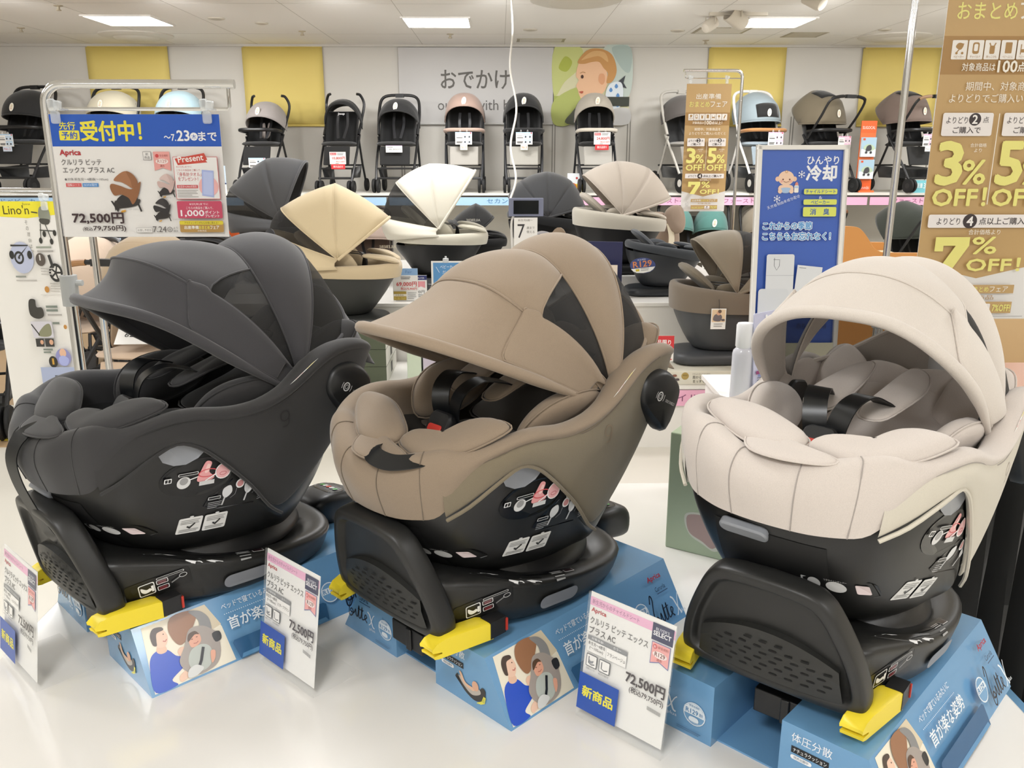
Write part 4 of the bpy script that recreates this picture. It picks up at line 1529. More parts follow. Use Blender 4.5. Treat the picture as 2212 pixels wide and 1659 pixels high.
# ------------------------------------------------------------------ ceiling fittings
for k, (x, y, where) in enumerate(((-3.35, 8.39, 'left'), (-.57, 8.47, 'middle'), (2.52, 8.43, 'right'))):
    t = thing('ceiling_light', 'square recessed ceiling light, the %s one of the three lit panels in view' % where, 'ceiling light', (x, y, CEIL - .012), 0, 'square ceiling lights')
    m = MB()
    for dx, dy, sx, sy in ((0, .3, .62, .02), (0, -.3, .62, .02), (.3, 0, .02, .58), (-.3, 0, .02, .58)):
        m.box((dx, dy, .006), (sx, sy, .012))
    m.build('frame', mat('#e9e6e0', .5), t, smooth=False)
    m = MB()
    m.box((0, .146, .006), (.575, .28, .008))
    m.box((0, -.146, .006), (.575, .28, .008))
    m.build('diffuser', mat('#fffaf2', .5, emit=9.), t, smooth=False)
for x, y, where in ((-3.70, 9.40, 'above the left yellow sheet'), (4.08, 9.42, 'above the right yellow sheet'), (.6, 7.25, 'at the top centre of the view')):
    t = thing('ceiling_vent', 'round white ceiling air vent ' + where, 'air vent', (x, y, CEIL), 0, 'round ceiling vents')
    m = MB()
    m.lathe([(.36, 0), (.36, -.012), (.30, -.03), (.24, -.03)], 32)
    m.build('rim', mat('#dcd7cd', .6), t)
    m = MB()
    m.lathe([(.235, -.02), (.2, -.045), (.02, -.05)], 32)
    m.build('diffuser_plate', mat('#d9d3c6', .6), t)
    m = MB()
    m.lathe([(.25, -.004), (.235, -.012), (.2, -.012)], 32)
    m.build('slot', mat('#5a554c', .8), t)
for x, y, r, where in ((-2.53, 8.27, .075, 'near the left light'), (-2.2, 8.55, .06, 'behind the left one'), (.3, 8.95, .07, 'right of the hanging cable'), (1.75, 9.0, .07, 'beside the spotlights'), (4.7, 8.4, .07, 'next to the big brown banner'), (3.75, 8.9, .06, 'in front of the right vent')):
    t = thing('downlight', 'small round ceiling fitting ' + where, 'ceiling fitting', (x, y, CEIL), 0, 'round ceiling fittings')
    m = MB()
    m.lathe([(r, 0), (r, -.008), (r * .8, -.012)], 20)
    m.build('rim', mat('#cfc8ba', .6), t)
    m = MB()
    m.lathe([(r * .78, -.010), (r * .4, -.016), (.004, -.017)], 20)
    m.build('lens', mat('#b9b1a1', .5), t)
for x, y, where in ((-3.6, 7.6, 'left of the left light'), (-4.6, 8.9, 'near the left wall'), (-1.95, 9.1, 'left of the middle light'), (-.5, 9.3, 'behind the middle light'), (2.2, 9.75, 'close to the back wall')):
    m = MB()
    m.lathe([(.035, 0), (.035, -.006), (.012, -.01), (.012, -.03), (.02, -.034), (.02, -.04)], 14)
    tag(m.build('sprinkler', mat('#b3a892', .4), None, loc=(x, y, CEIL)), 'tiny ceiling sprinkler head ' + where, 'sprinkler', 'sprinkler heads')
for x, y, w_, d_, c, where in ((.44, 9.78, .5, .26, '#d8d3c9', 'above the end of the grey banner'), (2.18, 9.0, .5, .4, '#d8d3c9', 'behind the spotlights'), (3.1, 9.3, .36, .36, '#c3bba9', 'right of the right light')):
    t = thing('ceiling_hatch', 'square access hatch in the ceiling ' + where, 'ceiling hatch', (x, y, CEIL), 0, 'ceiling hatches')
    m = MB()
    m.box((0, 0, -.002), (w_ - .04, d_ - .03, .004))
    m.build('panel', mat(c, .7), t, smooth=False)
    m = MB()
    for dx, dy, sx, sy in ((0, d_ / 2, w_ + .02, .01), (0, -d_ / 2, w_ + .02, .01), (w_ / 2 - .01, 0, .03, d_), (-w_ / 2 + .01, 0, .03, d_)):
        m.box((dx, dy, -.002), (sx, sy, .005))
    m.build('frame', mat('#a59c87', .6), t, smooth=False)
# spotlights on the track
for x, y, z, rz, s, where in ((1.86, 8.1, CEIL - .07, R(35), .8, 'smaller of the two, on the left'), (2.02, 7.85, CEIL - .05, R(200), 1.1, 'larger of the two, on the right'), (2.42, 7.1, CEIL - .02, R(130), 1., 'third one, cut off by the top of the view')):
    t = thing('spotlight', 'white can spotlight under the ceiling, ' + where, 'spotlight', (x, y, z), rz, 'track spotlights')
    m = MB()
    MM = Matrix.Scale(s, 4) @ Matrix.Rotation(R(60), 4, 'Y')
    m.lathe([(.02, -.1), (.05, -.09), (.062, -.06), (.066, .07), (.06, .075), (.052, .03), (.01, .02)], 20, 0, MM)
    m.build('can', mat('#d5cdbf', .45), t)
    m = MB()
    for q in (1, -1):
        m.tube([(0, q * .072 * s, 0), (0, q * .072 * s, .09 * s), (0, 0, .11 * s)], .006, 6)
    m.cyl((0, 0, .1 * s), (0, 0, .2 * s), .012, 8)
    m.build('bracket', mat('#cfc7b8', .5), t)
m = MB()
m.box((2.05, 7.9, CEIL - .012), (.5, .05, .024))
tag(m.build('lighting_track', mat('#cfc7b8', .5), None, smooth=False), 'short white lighting track carrying the spotlights', 'lighting track')
m = MB()
m.tube(crom([(.093, 7.3, CEIL), (.10, 7.0, 2.5), (.075, 6.6, 2.2), (.115, 6.2, 1.9), (.07, 5.8, 1.65), (.1, 5.55, 1.45), (.062, 5.42, 1.32)], 8), .007, 6)
tag(m.build('cable', mat('#eae6de', .5), None), 'thin white cable hanging from the ceiling down to the small monitor', 'cable')

# ------------------------------------------------------------------ back wall: sheets, banner, shelf
for (x0, x1), where in (((-4.58, -3.68), 'leftmost of the four'), ((-2.86, -1.97), 'left of the grey banner'), ((2.34, 3.21), 'behind the grey domed stroller'), ((4.07, 4.95), 'rightmost of the four')):
    m = MB()
    n = 10
    m.grid([[V((x0 + (x1 - x0) * k / n, WALL_Y - .03 + .004 * math.sin(k * 1.3), z)) for k in range(n + 1)] for z in (1.90, 2.2, 2.5, 2.73)])
    o = m.build('wall_sheet', mat('#e3cd77', .7), None, solid=.004)
    tag(o, 'plain yellow sheet hung high on the back wall, ' + where, 'wall sheet', 'yellow wall sheets')
    m = MB()
    m.cyl((x0, WALL_Y - .035, 1.9), (x1, WALL_Y - .035, 1.9), .012, 8)
    m.cyl((x0 + .02, WALL_Y - .03, 2.735), (x1, WALL_Y - .03, 2.735), .006, 8)
    m.build('rod', mat('#d9c26a', .6), o)
t = thing('wall_banner', 'wide pale grey banner with large dark Japanese lettering on the back wall', 'banner', (-1.13, WALL_Y - .03, 1.92))
m = MB()
m.box((.865, 0, .405), (1.73, .006, .81))
m.cyl((0, -.004, 0), (1.73, -.004, 0), .012, 8)
m.build('cloth', mat('#c9c7c5', .7), t, smooth=False)
p = Print(M=upright(0, -.0034, 0), eps=.001)
p.text('おでかけ', .47, .375, .2, '#66635f', 'l', .77, .012)
p.text('outing with baby', .43, .11, .15, '#6a6764', 'l', 1.02)
p.build(t, 'lettering', .7)
t = thing('photo_banner', 'photo banner of a fair-haired baby in profile on the back wall', 'banner', (.605, WALL_Y - .03, 1.92))
m = MB()
m.box((.43, 0, .405), (.85, .006, .81))
m.build('cloth', mat('#ddd9b4', .7), t, smooth=False)
p = Print(M=upright(.005, -.0034, 0), eps=.0012)
p.rect(0, 0, .85, .81, '#d9d6b0').blob([(0, .3), (0, .81), (.3, .81), (.28, .6), (.12, .45)], '#c9cf86').blob([(.05, .6), (.12, .72), (.2, .66), (.14, .56)], '#aeb84f').rect(0, 0, .25, .3, '#a9b45c')
p.blob([(0, .25), (.3, .4), (.3, .2), (.2, 0), (0, 0)], '#b4bd6c').blob([(.55, .81), (.6, .45), (.85, .3), (.85, .81)], '#c4d0c8').blob([(.64, .81), (.75, .6), (.85, .56), (.85, .81)], '#aebfba')
p.blob([(.27, .36), (.29, .3), (.34, .24), (.44, .28), (.56, .34), (.6, .5), (.52, .72), (.38, .74), (.28, .66), (.245, .52), (.275, .47), (.25, .41)], '#ecbf9a')
p.blob([(.26, .66), (.36, .78), (.5, .8), (.64, .74), (.7, .58), (.66, .46), (.59, .44), (.6, .54), (.55, .6), (.5, .66), (.42, .66), (.33, .64)], '#c9955a').blob([(.3, .68), (.42, .77), (.56, .76), (.6, .66), (.5, .72), (.38, .7)], '#dcb078')
p.blob([(.5, .46), (.54, .42), (.57, .46), (.56, .53), (.51, .53)], '#dfa47c').circ(.315, .505, .016, '#4c3428', .02).line([(.29, .54), (.32, .555), (.35, .545)], .008, '#b98a5c').blob([(.285, .345), (.33, .35), (.315, .325)], '#b4553f')
p.poly([(.68, .42), (.8, .52), (.78, .44), (.82, .38)], '#3b4046').blob([(.58, .3), (.62, .42), (.74, .45), (.78, .36), (.76, .2), (.66, .12), (.6, .2)], '#dfe8ee')
for q in ((.64, .36), (.7, .4), (.72, .3), (.66, .24), (.72, .2)):
    p.blob([(q[0] - .02, q[1]), (q[0], q[1] + .03), (q[0] + .02, q[1]), (q[0], q[1] - .02)], '#5d8fc7', 3)
p.rect(.55, .19, .3, .1, '#3c4038').blob([(.15, 0), (.2, .12), (.3, .2), (.5, .2), (.6, 0)], '#55584a').blob([(.62, 0), (.66, .15), (.85, .16), (.85, 0)], '#c7c6c4')
p.build(t, 'printed_face', .7)

SHELF_Z = 1.19
t = thing('wall_shelf', 'long white shelf along the back wall carrying the upper row of strollers', 'shelf', (-.3, 9.72, 0))
m = MB()
m.box((0, 0, SHELF_Z - .012), (11.0, .94, .024))
m.build('shelf_board', mat('#e2dfd6', .5), t, smooth=False)
m = MB()
m.box((0, -.45, SHELF_Z - .032), (11.0, .02, .02))
m.build('gap_shade_strip', mat('#4b453f', .5), t, smooth=False)  # dark strip painted in for the shaded gap above the label strips
for x in (-4.9, -3.36, -1.66, .9, 1.76, 3.63, 5.3):
    m = MB()
    m.box((x, .46, SHELF_Z / 2), (.05, .03, SHELF_Z))
    m.box((x, .0, SHELF_Z - .06), (.03, .9, .06))
    m.build('bracket', mat('#b9b6ae', .5), t, smooth=False)
# label strips along the shelf edge
x = -5.9
k = 0
for x0, x1, col, tx, tc, tx0 in ((-5.9, -4.3, '#a9cdee', 'セカンドベビーカー', '#3f6f9c', .42), (-4.28, -2.7, '#a9cdee', 'セカンドベビーカー', '#3f6f9c', .5), (-2.68, -1.2, '#a9cdee', 'セカンドベビーカー', '#3f6f9c', .46),
                                 (-1.17, .7, '#a9cdee', 'セカンドベビーカー', '#3f6f9c', 1.03), (.72, 2.2, '#f3b9d6', 'ファーストベビーカー', '#8a4f78', .84), (2.22, 3.9, '#f3b9d6', 'ファーストベビーカー', '#8a4f78', .15), (3.93, 5.2, '#f3b9d6', 'ファーストベビーカー', '#8a4f78', .24)):
    nm = ['under the black stroller at the left wall', 'behind the hanging price sign', 'under the grey hooded stroller', 'under the three compact strollers', 'left of the small brown banner', 'behind the blue poster', 'at the right end']
    t = thing('shelf_label', ('blue' if 'セ' in tx else 'pink') + ' label strip on the shelf edge, ' + nm[k], 'label strip', (x0, 9.245, SHELF_Z - .125), 0, 'shelf edge label strips')
    m = MB()
    m.box(((x1 - x0) / 2, 0, .041), (x1 - x0, .006, .082))
    m.build('strip', mat(col, .4), t, smooth=False)
    p = Print(M=upright(0, -.0034, 0), eps=.0008)
    p.text(tx, tx0, .02, .05, tc, 'l', .68)
    p.build(t, 'lettering')
    k += 1

# upper row of strollers
ZS = SHELF_Z
U = []
U.append(stroller('all-black stroller at the left end of the wall shelf', (-5.06, 9.62, ZS), R(-14), '#1b1b1b', handle='loop', w=.5, bumper='black', wr=.085, brim=12, rear=110, L=.30, scale=1.04))
U.append(stroller('stroller with cream canopy rising behind the hanging price sign', (-4.17, 9.62, ZS), R(-8), '#cfc7b0', handle='loop', w=.5, brim=20, rear=120, scale=1.04))
U.append(stroller('stroller with pale blue canopy rising behind the hanging price sign', (-3.46, 9.62, ZS), R(-8), '#b6d3df', handle='loop', w=.46, brim=20, rear=120, scale=1.04))
U.append(stroller('buggy with grey canopy and two hooked handles on the shelf', (-2.54, 9.62, ZS), R(-10), '#a39c99', handle='hooks', w=.40, bumper='black', pads='#a39993', wr=.075, h=.93, brim=30))
U.append(stroller('all-black buggy with hooked handles and white lettering on its back', (-1.71, 9.62, ZS), R(-6), '#171717', handle='hooks', w=.38, wr=.07, h=.95, logo='Jeep', brim=62, rear=120, tagged=False))
U.append(stroller('black stroller with high loop handle left of the grey lettering', (-1.10, 9.62, ZS), R(-4), '#1d1d1e', handle='loop', w=.42, h=.96, brim=36, rear=118))
U.append(stroller('black stroller with taupe canopy and bumper in front of the grey banner', (-.38, 9.6, ZS), 0, '#a68d81', handle='none', w=.40, h=1.02, bumper='#b3998b', legrest='#a29e97', brim=34, rear=118, frame='#2c2d30'))
U.append(stroller('compact black stroller between taupe and pale grey ones', (.255, 9.6, ZS), 0, '#1e1e1f', handle='none', w=.40, h=1.02, bumper='#1e1e1f', legrest='#a9a69e', brim=34, rear=118, frame='#2c2d30'))
U.append(stroller('black stroller with pale grey canopy under the baby photo', (1.03, 9.6, ZS), R(3), '#b5ada0', handle='none', w=.40, h=1.02, bumper='#d6cec0', legrest='#b4b1aa', brim=34, rear=118, frame='#2c2d30'))
U.append(stroller('grey stroller with tan handle mostly hidden by the small brown banner', (2.04, 9.62, ZS), R(20), '#55504d', '#8b8781', '#b9b5ad', 'loop', w=.5, grip='#96552e', wr=.11, hub='#e6e3dc', brim=20, rear=120, tagged=False, lining='#2a2a2a'))
U.append(stroller('stroller with big grey-blue domed canopy and white frame', (2.80, 9.6, ZS), R(14), '#8b989e', '#8d9aa3', '#e7e4de', 'loop', w=.46, bumper='#b07c48', wr=.11, hub='#d9d6cf', brim=5, rear=125, L=.32, window='front', grip='#96552e'))
U.append(stroller('stroller with olive canopy and black handle arched to the front', (3.50, 9.6, ZS), R(24), '#6d6350', handle='push', w=.46, brim=0, rear=140, L=.34, window='top', bumper='black', h=1.0))
U.append(stroller('stroller with taupe-brown canopy and tan grips at the right shelf end', (4.42, 9.6, ZS), R(22), '#7c6b62', handle='push', w=.46, brim=5, rear=140, L=.34, window='top', bumper='black', grip='#9b7a5c', h=1.0))
# their price cards
W_, H_ = .175, .125
price_card('blue and white price card on the left-end black stroller', hang_on(U[0], -.03, -.27, .6, W_, H_), W_, H_, 'blue', sub=(.11, .05, '#dbe6f4', 'No.2', '#b8323a'))
price_card('blue striped card on the grey hooded buggy, half behind the dark car seat', hang_on(U[3], .03, -.27, .36, .19, .1), .19, .1, 'blue', hooks=False)
price_card('white card with red 10,800 price on the all-black buggy', hang_on(U[4], .03, -.27, .42, W_, H_), W_, H_, 'red', '10,800円', '11,880円', hooks=False, sub=(.15, .05, '#d5353a', '展示品処分', '#ffffff'))
price_card('small white 45,000 price card on the loop-handled black stroller', hang_on(U[5], 0, -.24, .485, W_, .07), W_, .07, 'plain', '45,000円', hooks=False)
price_card('blue and white card hanging from the taupe bumper', hang_on(U[6], .0, -.26, .62, W_, H_), W_, H_, 'blue', sub=(.075, .055, '#eef3d8', 'No.3', '#c8262c'))
price_card('blue and white card hanging from the black bumper behind the cable', hang_on(U[7], .0, -.26, .62, W_, H_), W_, H_, 'blue', sub=(.075, .055, '#eef3d8', 'No.3', '#c8262c'))
price_card('white card with red 24,800 price on the pale grey stroller', hang_on(U[8], .03, -.26, .62, W_, H_), W_, H_, 'red', '24,800円', '27,280円', sub=(.145, .055, '#cf3036', '展示品限り', '#ffffff'))
price_card('pink and white card on the grey-blue domed stroller', hang_on(U[10], .03, -.29, .62, W_, H_ * 1.1), W_, H_ * 1.1, 'pink', sub=(.17, .045, '#efe6cf', '対象商品', '#8a7440'))
price_card('pink and white card on the olive stroller', hang_on(U[11], .02, -.29, .58, W_, H_), W_, H_, 'pink', sub=(.08, .035, '#f4f2ee', 'No.', '#aaaaaa'))
price_card('pink and white card on the taupe-brown stroller, partly behind the pole', hang_on(U[12], .0, -.29, .6, W_, H_), W_, H_, 'pink', sub=(.09, .05, '#f4f2ee', 'No.', '#aaaaaa'))
# leaflets standing on the shelf
t = thing('brochure_stand', 'tall orange brochure stand between the two brown-canopied strollers', 'brochure stand', (3.93, 9.42, ZS), R(4), None)
m = MB()
m.box((0, .04, .37), (.17, .01, .74))
m.box((0, 0, .01), (.17, .1, .02))
m.build('board', mat('#e0713a', .5), t, smooth=False)
p = Print(M=upright(-.085, .034, 0), eps=.001)
p.rect(0, .62, .17, .12, '#e8652c').text('SUGOCAL', .085, .655, .03, '#fbe9df', 'c', .14, .01).rect(.0, .0, .17, .12, '#e8652c').text('combi', .1, .03, .035, '#fbe9df', 'c', .1)
p.build(t, 'printed_face')
for z in (.14, .37):
    m = MB()
    m.box((0, .012, z + .1), (.16, .03, .2))
    o = m.build('leaflet_stack', mat('#e6ecef', .4), t, smooth=False)
    p = Print(M=upright(-.08, -.0036, z), eps=.001)
    p.rect(0, .08, .16, .12, '#a9c6d8').blob([(.02, .09), (.06, .13), (.12, .12), (.15, .08), (.08, .06)], '#b9cdb0', 3).rect(.01, .17, .025, .02, '#d9542a')
    p.blob([(.05, .06), (.06, .11), (.1, .12), (.11, .07)], '#45454a', 3).circ(.055, .045, .013, '#3a3a3e').circ(.105, .045, .013, '#3a3a3e')
    p.build(o, 'printed_face')
for x, y, w_, h_, c1, c2, lab in ((4.36, 9.28, .3, .13, '#7cc7d2', '#dff0f2', 'turquoise card with the weight of the taupe stroller at the shelf front'), (.72, 9.4, .15, .2, '#e8edf0', '#f2dc3c', 'small white and yellow card on the shelf behind the dark grey canopy'), (-3.02, 9.33, .13, .28, '#b9c8d4', '#e9ecec', 'small photo leaflet on the shelf right of the hanging price sign')):
    m = MB()
    m.box((w_ / 2, 0, h_ / 2), (w_, .004, h_))
    m.box((w_ / 2, .03, .003), (w_, .06, .006))
    o = m.build('shelf_card', mat(c1, .4), None, smooth=False, loc=(x, y, ZS))
    tag(o, lab, 'card', 'cards on the wall shelf')
    p = Print(M=upright(0, -.0024, 0), eps=.0008)
    if w_ > .2:
        p.rect(w_ * .68, 0, w_ * .32, h_, '#f0f2f2').text('超軽量', .03, .05, .05, '#eefafa', 'l', .1, .01).text('3.9', .14, .045, .055, '#eefafa', 'l', .06, .01).blob([(.22, .02), (.24, .1), (.27, .08), (.26, .02)], '#4a4560', 3)
    elif c2 == '#f2dc3c':
        p.rect(.05, .0, .1, .09, c2).blob([(.03, .04), (.06, .1), (.1, .07), (.09, .02)], '#d9703a', 3).circ(.1, .15, .012, '#b23a3a')
    else:
        p.blob([(.03, .12), (.05, .22), (.1, .2), (.1, .12)], '#3f4c78', 4).circ(.06, .22, .022, '#e3b79a').rect(0, 0, .13, .09, '#eef0ee').lines(.01, .07, .1, 3, .02, .008, '#8ab0a8').rect(0, .09, .13, .015, '#2f3c6a')
    p.build(o, 'printed_face')

# lower row on the floor under the shelf
LW = []
LW.append(stroller('twin stroller with teal canopies and orange front bar under the shelf', (2.06, 9.15, 0), R(-4), '#4f7f78', '#5a5347', '#2a2a2a', 'loop', w=.72, h=1.05, bumper='#c06a36', twin=True, brim=15, rear=115, L=.28, lining='#3d382f', low=.52))
LW.append(stroller('stroller with dark beige canopy left of the blue poster, under the shelf', (2.84, 9.2, 0), R(12), '#8d8270', '#74675a', '#222222', 'loop', w=.46, h=1.02, bumper='#8e6a48', brim=20, rear=125, L=.33, lining='#6e6152', tagged=False))
LW.append(stroller('stroller with dark green canopy and black bar, low behind the steel pole', (4.12, 8.6, 0), R(26), '#2c3129', '#1a1a1a', '#1d1d1e', 'push', w=.48, h=1.06, bumper='black', brim=5, rear=135, L=.35))
LW.append(stroller('stroller whose tan bar shows right of the blue poster', (3.36, 9.4, 0), R(20), '#4a443c', '#3a352f', '#1d1d1e', 'push', w=.44, h=1.05, grip='#8e5f40', brim=20, rear=125, tagged=False))
LW.append(stroller('grey stroller with loop handle behind the pale two-tone car seat', (1.30, 9.0, 0), R(-10), '#3c3a38', '#33312f', '#55565a', 'loop', w=.46, h=1.0, brim=30, rear=120, tagged=False))
LW.append(stroller('taupe stroller half hidden behind the cream car seat canopy', (-1.36, 8.9, 0), R(10), '#a08d82', '#8d7b70', '#2b2320', 'loop', w=.48, h=1.0, brim=10, rear=125, L=.33, lining='#7c6c62', tagged=False))
price_card('pink and white card hanging from the orange front bar', hang_on(LW[0], .08, -.3, .645, .17, .14), .17, .14, 'pink', sub=(.06, .06, '#f4f2ee', 'No.', '#aaaaaa'))
price_card('white card with red price on the dark green stroller', hang_on(LW[2], .12, -.34, .66, .2, .14, R(20)), .2, .14, 'red', '45,000円', '50,600円')
price_card('small white card at the right edge of the dark beige stroller', hang_on(LW[1], .2, -.3, .5, .12, .1), .12, .1, 'plain', '000円')
# strollers on the left of the floor
LF = []
LF.append(stroller('beige stroller with tan-gripped handle behind the black car seat', (-1.93, 4.62, 0), R(-6), '#b39d7f', '#cdb49c', '#232324', 'push', w=.47, h=1.10, grip='#a5794f', brim=25, rear=140, L=.36, lining='#b9a288', wr=.09, tagged=False, low=.55))
LF.append(stroller('black stroller with pale grey tray below the hanging price sign', (-2.98, 6.8, 0), R(10), '#1f1f20', '#1c1c1d', '#232324', 'loop', w=.5, h=1.0, low=.66, tray='#cfcac0', brim=45, rear=120, tagged=False))
LF.append(stroller('stroller with big pale pink-beige canopy behind the steel sign pole', (-2.75, 5.6, 0), R(-30), '#dcc6b2', '#d2bba6', '#2a2a2b', 'loop', w=.46, h=1.0, brim=0, rear=120, L=.36, lining='#cbb39e', tagged=False))
LF.append(stroller('stroller with dark folded canopy right of the pale tray', (-2.62, 7.62, 0), R(8), '#2a2a2b', '#1f1f20', '#232324', 'push', w=.5, h=.95, brim=40, rear=150, L=.33, tagged=False))
LF.append(stroller('large black stroller cut by the left edge of the view', (-3.16, 4.95, 0), R(18), '#19191a', '#1b1b1c', '#252526', 'loop', w=.5, h=1.02, wr=.11, brim=20, rear=120, tagged=False, bumper='black'))
price_card('blue and white card above the pale grey tray', upright(-3.05, 6.5, .86, R(6), R(25)), .19, .13, 'blue', hooks=False)
price_card('white paper price sheet lying on the beige stroller seat', upright(-2.03, 4.42, .63, R(4), R(55)), .24, .15, 'plain', '62,000円', hooks=False)
# orange carton behind the price sign, wood floor strip and mat at the far left
t = carton('product_box', 'orange box showing right under the hanging price sign', 'box', (-2.68, 8.0, .62), (-2.3, 8.25, .95), '#e2632a', 'boxes on the display')
carton('display_plinth', 'grey plinth under the orange box behind the black car seat', 'plinth', (-2.8, 7.95, 0), (-2.1, 8.4, .618), '#cfcbc3')
m = MB()
m.box((-3.95, 6.4, .003), (4.0, 3.6, .006))
o = m.build('floor_wood', mat('#b79b78', .45, 0, 'floor', 12, .05), None, smooth=False)
o['kind'] = 'structure'
m = MB()
m.box((-3.2, 5.05, .010), (1.1, .7, .006))
o = m.build('floor_mat', mat('#d9d5c8', .6), None, smooth=False)
tag(o, 'pale floor mat edged in yellow under the black stroller at the left', 'mat')
m = MB()
m.box((-3.2, 4.71, .0105), (1.1, .025, .008))
m.build('yellow_edge', mat('#e3cf3c', .5), o, smooth=False)
# ------------------------------------------------------------------ stepped display in the middle of the floor
m = MB()
m.box((.085, 4.87, .17), (3.07, .63, .34))
m.box((.085, 4.87, .343), (3.09, .65, .006))
o = m.build('display_step', mat('#ece9e3', .3), None, smooth=False)
tag(o, 'low white display step in front of the higher white counter', 'display step')
t = thing('label_strip', 'pink label strip on the front of the low white step', 'label strip', (-.3, 4.545, .245))
m = MB()
m.box((.78, 0, .045), (1.56, .004, .09))
m.build('strip', mat('#f1b4cf', .4), t, smooth=False)
p = Print(M=upright(0, -.0022, 0), eps=.0006)
p.text('新生児からのチャイルドシート', .75, .024, .045, '#7c4468', 'l', .9)
p.build(t, 'lettering')
m = MB()
m.box((-.1, 6.3, .345), (3.4, 2.16, .69))
m.box((-.1, 6.3, .70), (3.44, 2.2, .022), 1)
o = m.build('display_counter', [mat('#e6e2db', .4), mat('#efece6', .25)], None, smooth=False, bevel=.003)
tag(o, 'white counter behind the low step carrying the row of hooded car seats', 'display counter')

# boxes under and beside the seats
for k, nm in enumerate(('bottom', 'middle', 'topmost')):
    c = carton('product_box', 'dark green flat box with white end, %s of the stack under the cream car seat' % nm, 'box', (-1.12, 4.66, .346 + k * .099), (-.64, 5.12, .346 + k * .099 + .097), '#4c5340', 'stacked green boxes', side='#e6e4dd')
    p = Print(M=frame_m((.2412, 0, .02), (0, 1, 0), (0, 0, 1)), eps=.0005)
    p.rect(-.04, .0, .07, .06, '#23241f')
    p.build(c, 'end_print')
    p = Print(M=upright(.0, -.2305, .0), eps=.0005)
    p.rr(-.08, .015, .16, .065, .006, '#66754a')
    p.build(c, 'front_print')
c = carton('product_box', 'cream flat box with dark lettering under the taupe-brown car seat', 'box', (.86, 4.62, .346), (1.56, 5.12, .425), '#e3dfcf', 'boxes on the display')
p = Print(M=upright(-.35, -.2506, 0), eps=.0005)
p.circ(.17, .05, .021, '#b49a58').text('新生児', .17, .05, .009, '#6d5a2c', 'c', .024)
p.text('フラットクッションなら', .21, .057, .009, '#5a554c', 'l', .1).text('首から背中を', .212, .034, .018, '#4b463e', 'l', .105).text('まっすぐ支える', .215, .011, .018, '#4b463e', 'l', .12)
for q in ((.11, .052, '#8a5b4a'), (.1, .032, '#4b3f42'), (.125, .03, '#5b5052'), (.105, .012, '#433a40')):
    p.blob([(q[0] - .012, q[1] - .006), (q[0] - .008, q[1] + .006), (q[0] + .01, q[1] + .007), (q[0] + .012, q[1] - .004)], q[2], 3)
p.build(c, 'front_print')
c = carton('product_box', 'pale green upright box on the low step behind the brown car seat', 'box', (-.53, 4.72, .346), (-.45, 5.0, .53), '#bfcab4', 'boxes on the display')
c = carton('product_box', 'small lilac box next to the pale green upright one', 'box', (-.44, 4.72, .346), (-.36, 5.0, .50), '#b9b0bd', 'boxes on the display')
c = carton('product_box', 'dark plastic-wrapped flat box on the counter edge under the white car seat', 'box', (-.54, 5.40, .712), (-.02, 5.66, .80), '#4a4a4c', 'boxes on the display', rough=.2)

# hooded seats on the display
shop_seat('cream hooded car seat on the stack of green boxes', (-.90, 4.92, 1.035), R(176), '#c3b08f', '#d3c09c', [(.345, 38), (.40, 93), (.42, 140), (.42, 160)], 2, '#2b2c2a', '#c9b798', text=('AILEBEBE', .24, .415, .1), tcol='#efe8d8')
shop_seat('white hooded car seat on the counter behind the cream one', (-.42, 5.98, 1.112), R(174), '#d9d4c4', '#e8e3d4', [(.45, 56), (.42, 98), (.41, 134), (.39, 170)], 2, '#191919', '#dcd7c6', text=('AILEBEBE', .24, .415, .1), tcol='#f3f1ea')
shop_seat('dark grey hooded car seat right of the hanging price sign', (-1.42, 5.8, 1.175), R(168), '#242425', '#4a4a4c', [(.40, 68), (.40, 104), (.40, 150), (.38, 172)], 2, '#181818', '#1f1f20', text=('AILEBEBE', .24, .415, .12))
shop_seat('pale two-tone car seat with grey-beige hood and broad black flank', (.80, 5.95, 1.20), R(170), '#c3bdb0', '#cabfb3', [(.37, 17), (.36, 56), (.345, 93), (.35, 133)], None, '#1a1a1b', '#c9c0b2', band=(.30, .06), text=('britax\nrömer', -.16, .36, .1), tcol='#2a2a2a', skirt=False, handle=False, base_x=0)
shop_seat('black car seat with dark grey ribbed hood behind the monitor', (.36, 6.75, 1.13), R(20), '#17181a', '#4c4d50', [(.30, 15), (.32, 55), (.33, 90), (.33, 128), (.33, 155)], None, '#151516', '#1c1c1d', text=('Combi', .0, .40, .13), skirt=False, handle=False)
shop_seat('black car seat with pointed hood left of the monitor', (-.20, 6.5, 1.013), R(185), '#1d1d1e', '#2c2c2d', [(.26, 40), (.30, 85), (.24, 140)], None, '#161617', '#222223', handle=False, scale=.75)
ca = shop_seat('taupe-brown car seat with black net in its hood, right of the brown one', (1.30, 4.9, .845), R(177), '#74685a', '#857a69', [(.50, 20), (.33, 52), (.315, 84), (.33, 126)], 1, '#45474a', '#7a705f', text=('Combi', -.10, .36, .1), tcol='#3a2f2a', skirt=False, handle=False, band=(.3, .09), scale=1.05)
for x_, y_, z_, lab in ((-1.42, 5.8, .064, 'dark grey hooded'), (.80, 5.95, .09, 'pale two-tone')):
    m = MB()
    m.box((0, 0, z_ / 2), (.62, .44, z_))
    tag(m.build('display_riser', mat('#e9e6e0', .35), None, smooth=False, bevel=.003, loc=(x_, y_, .711)), 'white riser block under the %s car seat' % lab, 'riser')
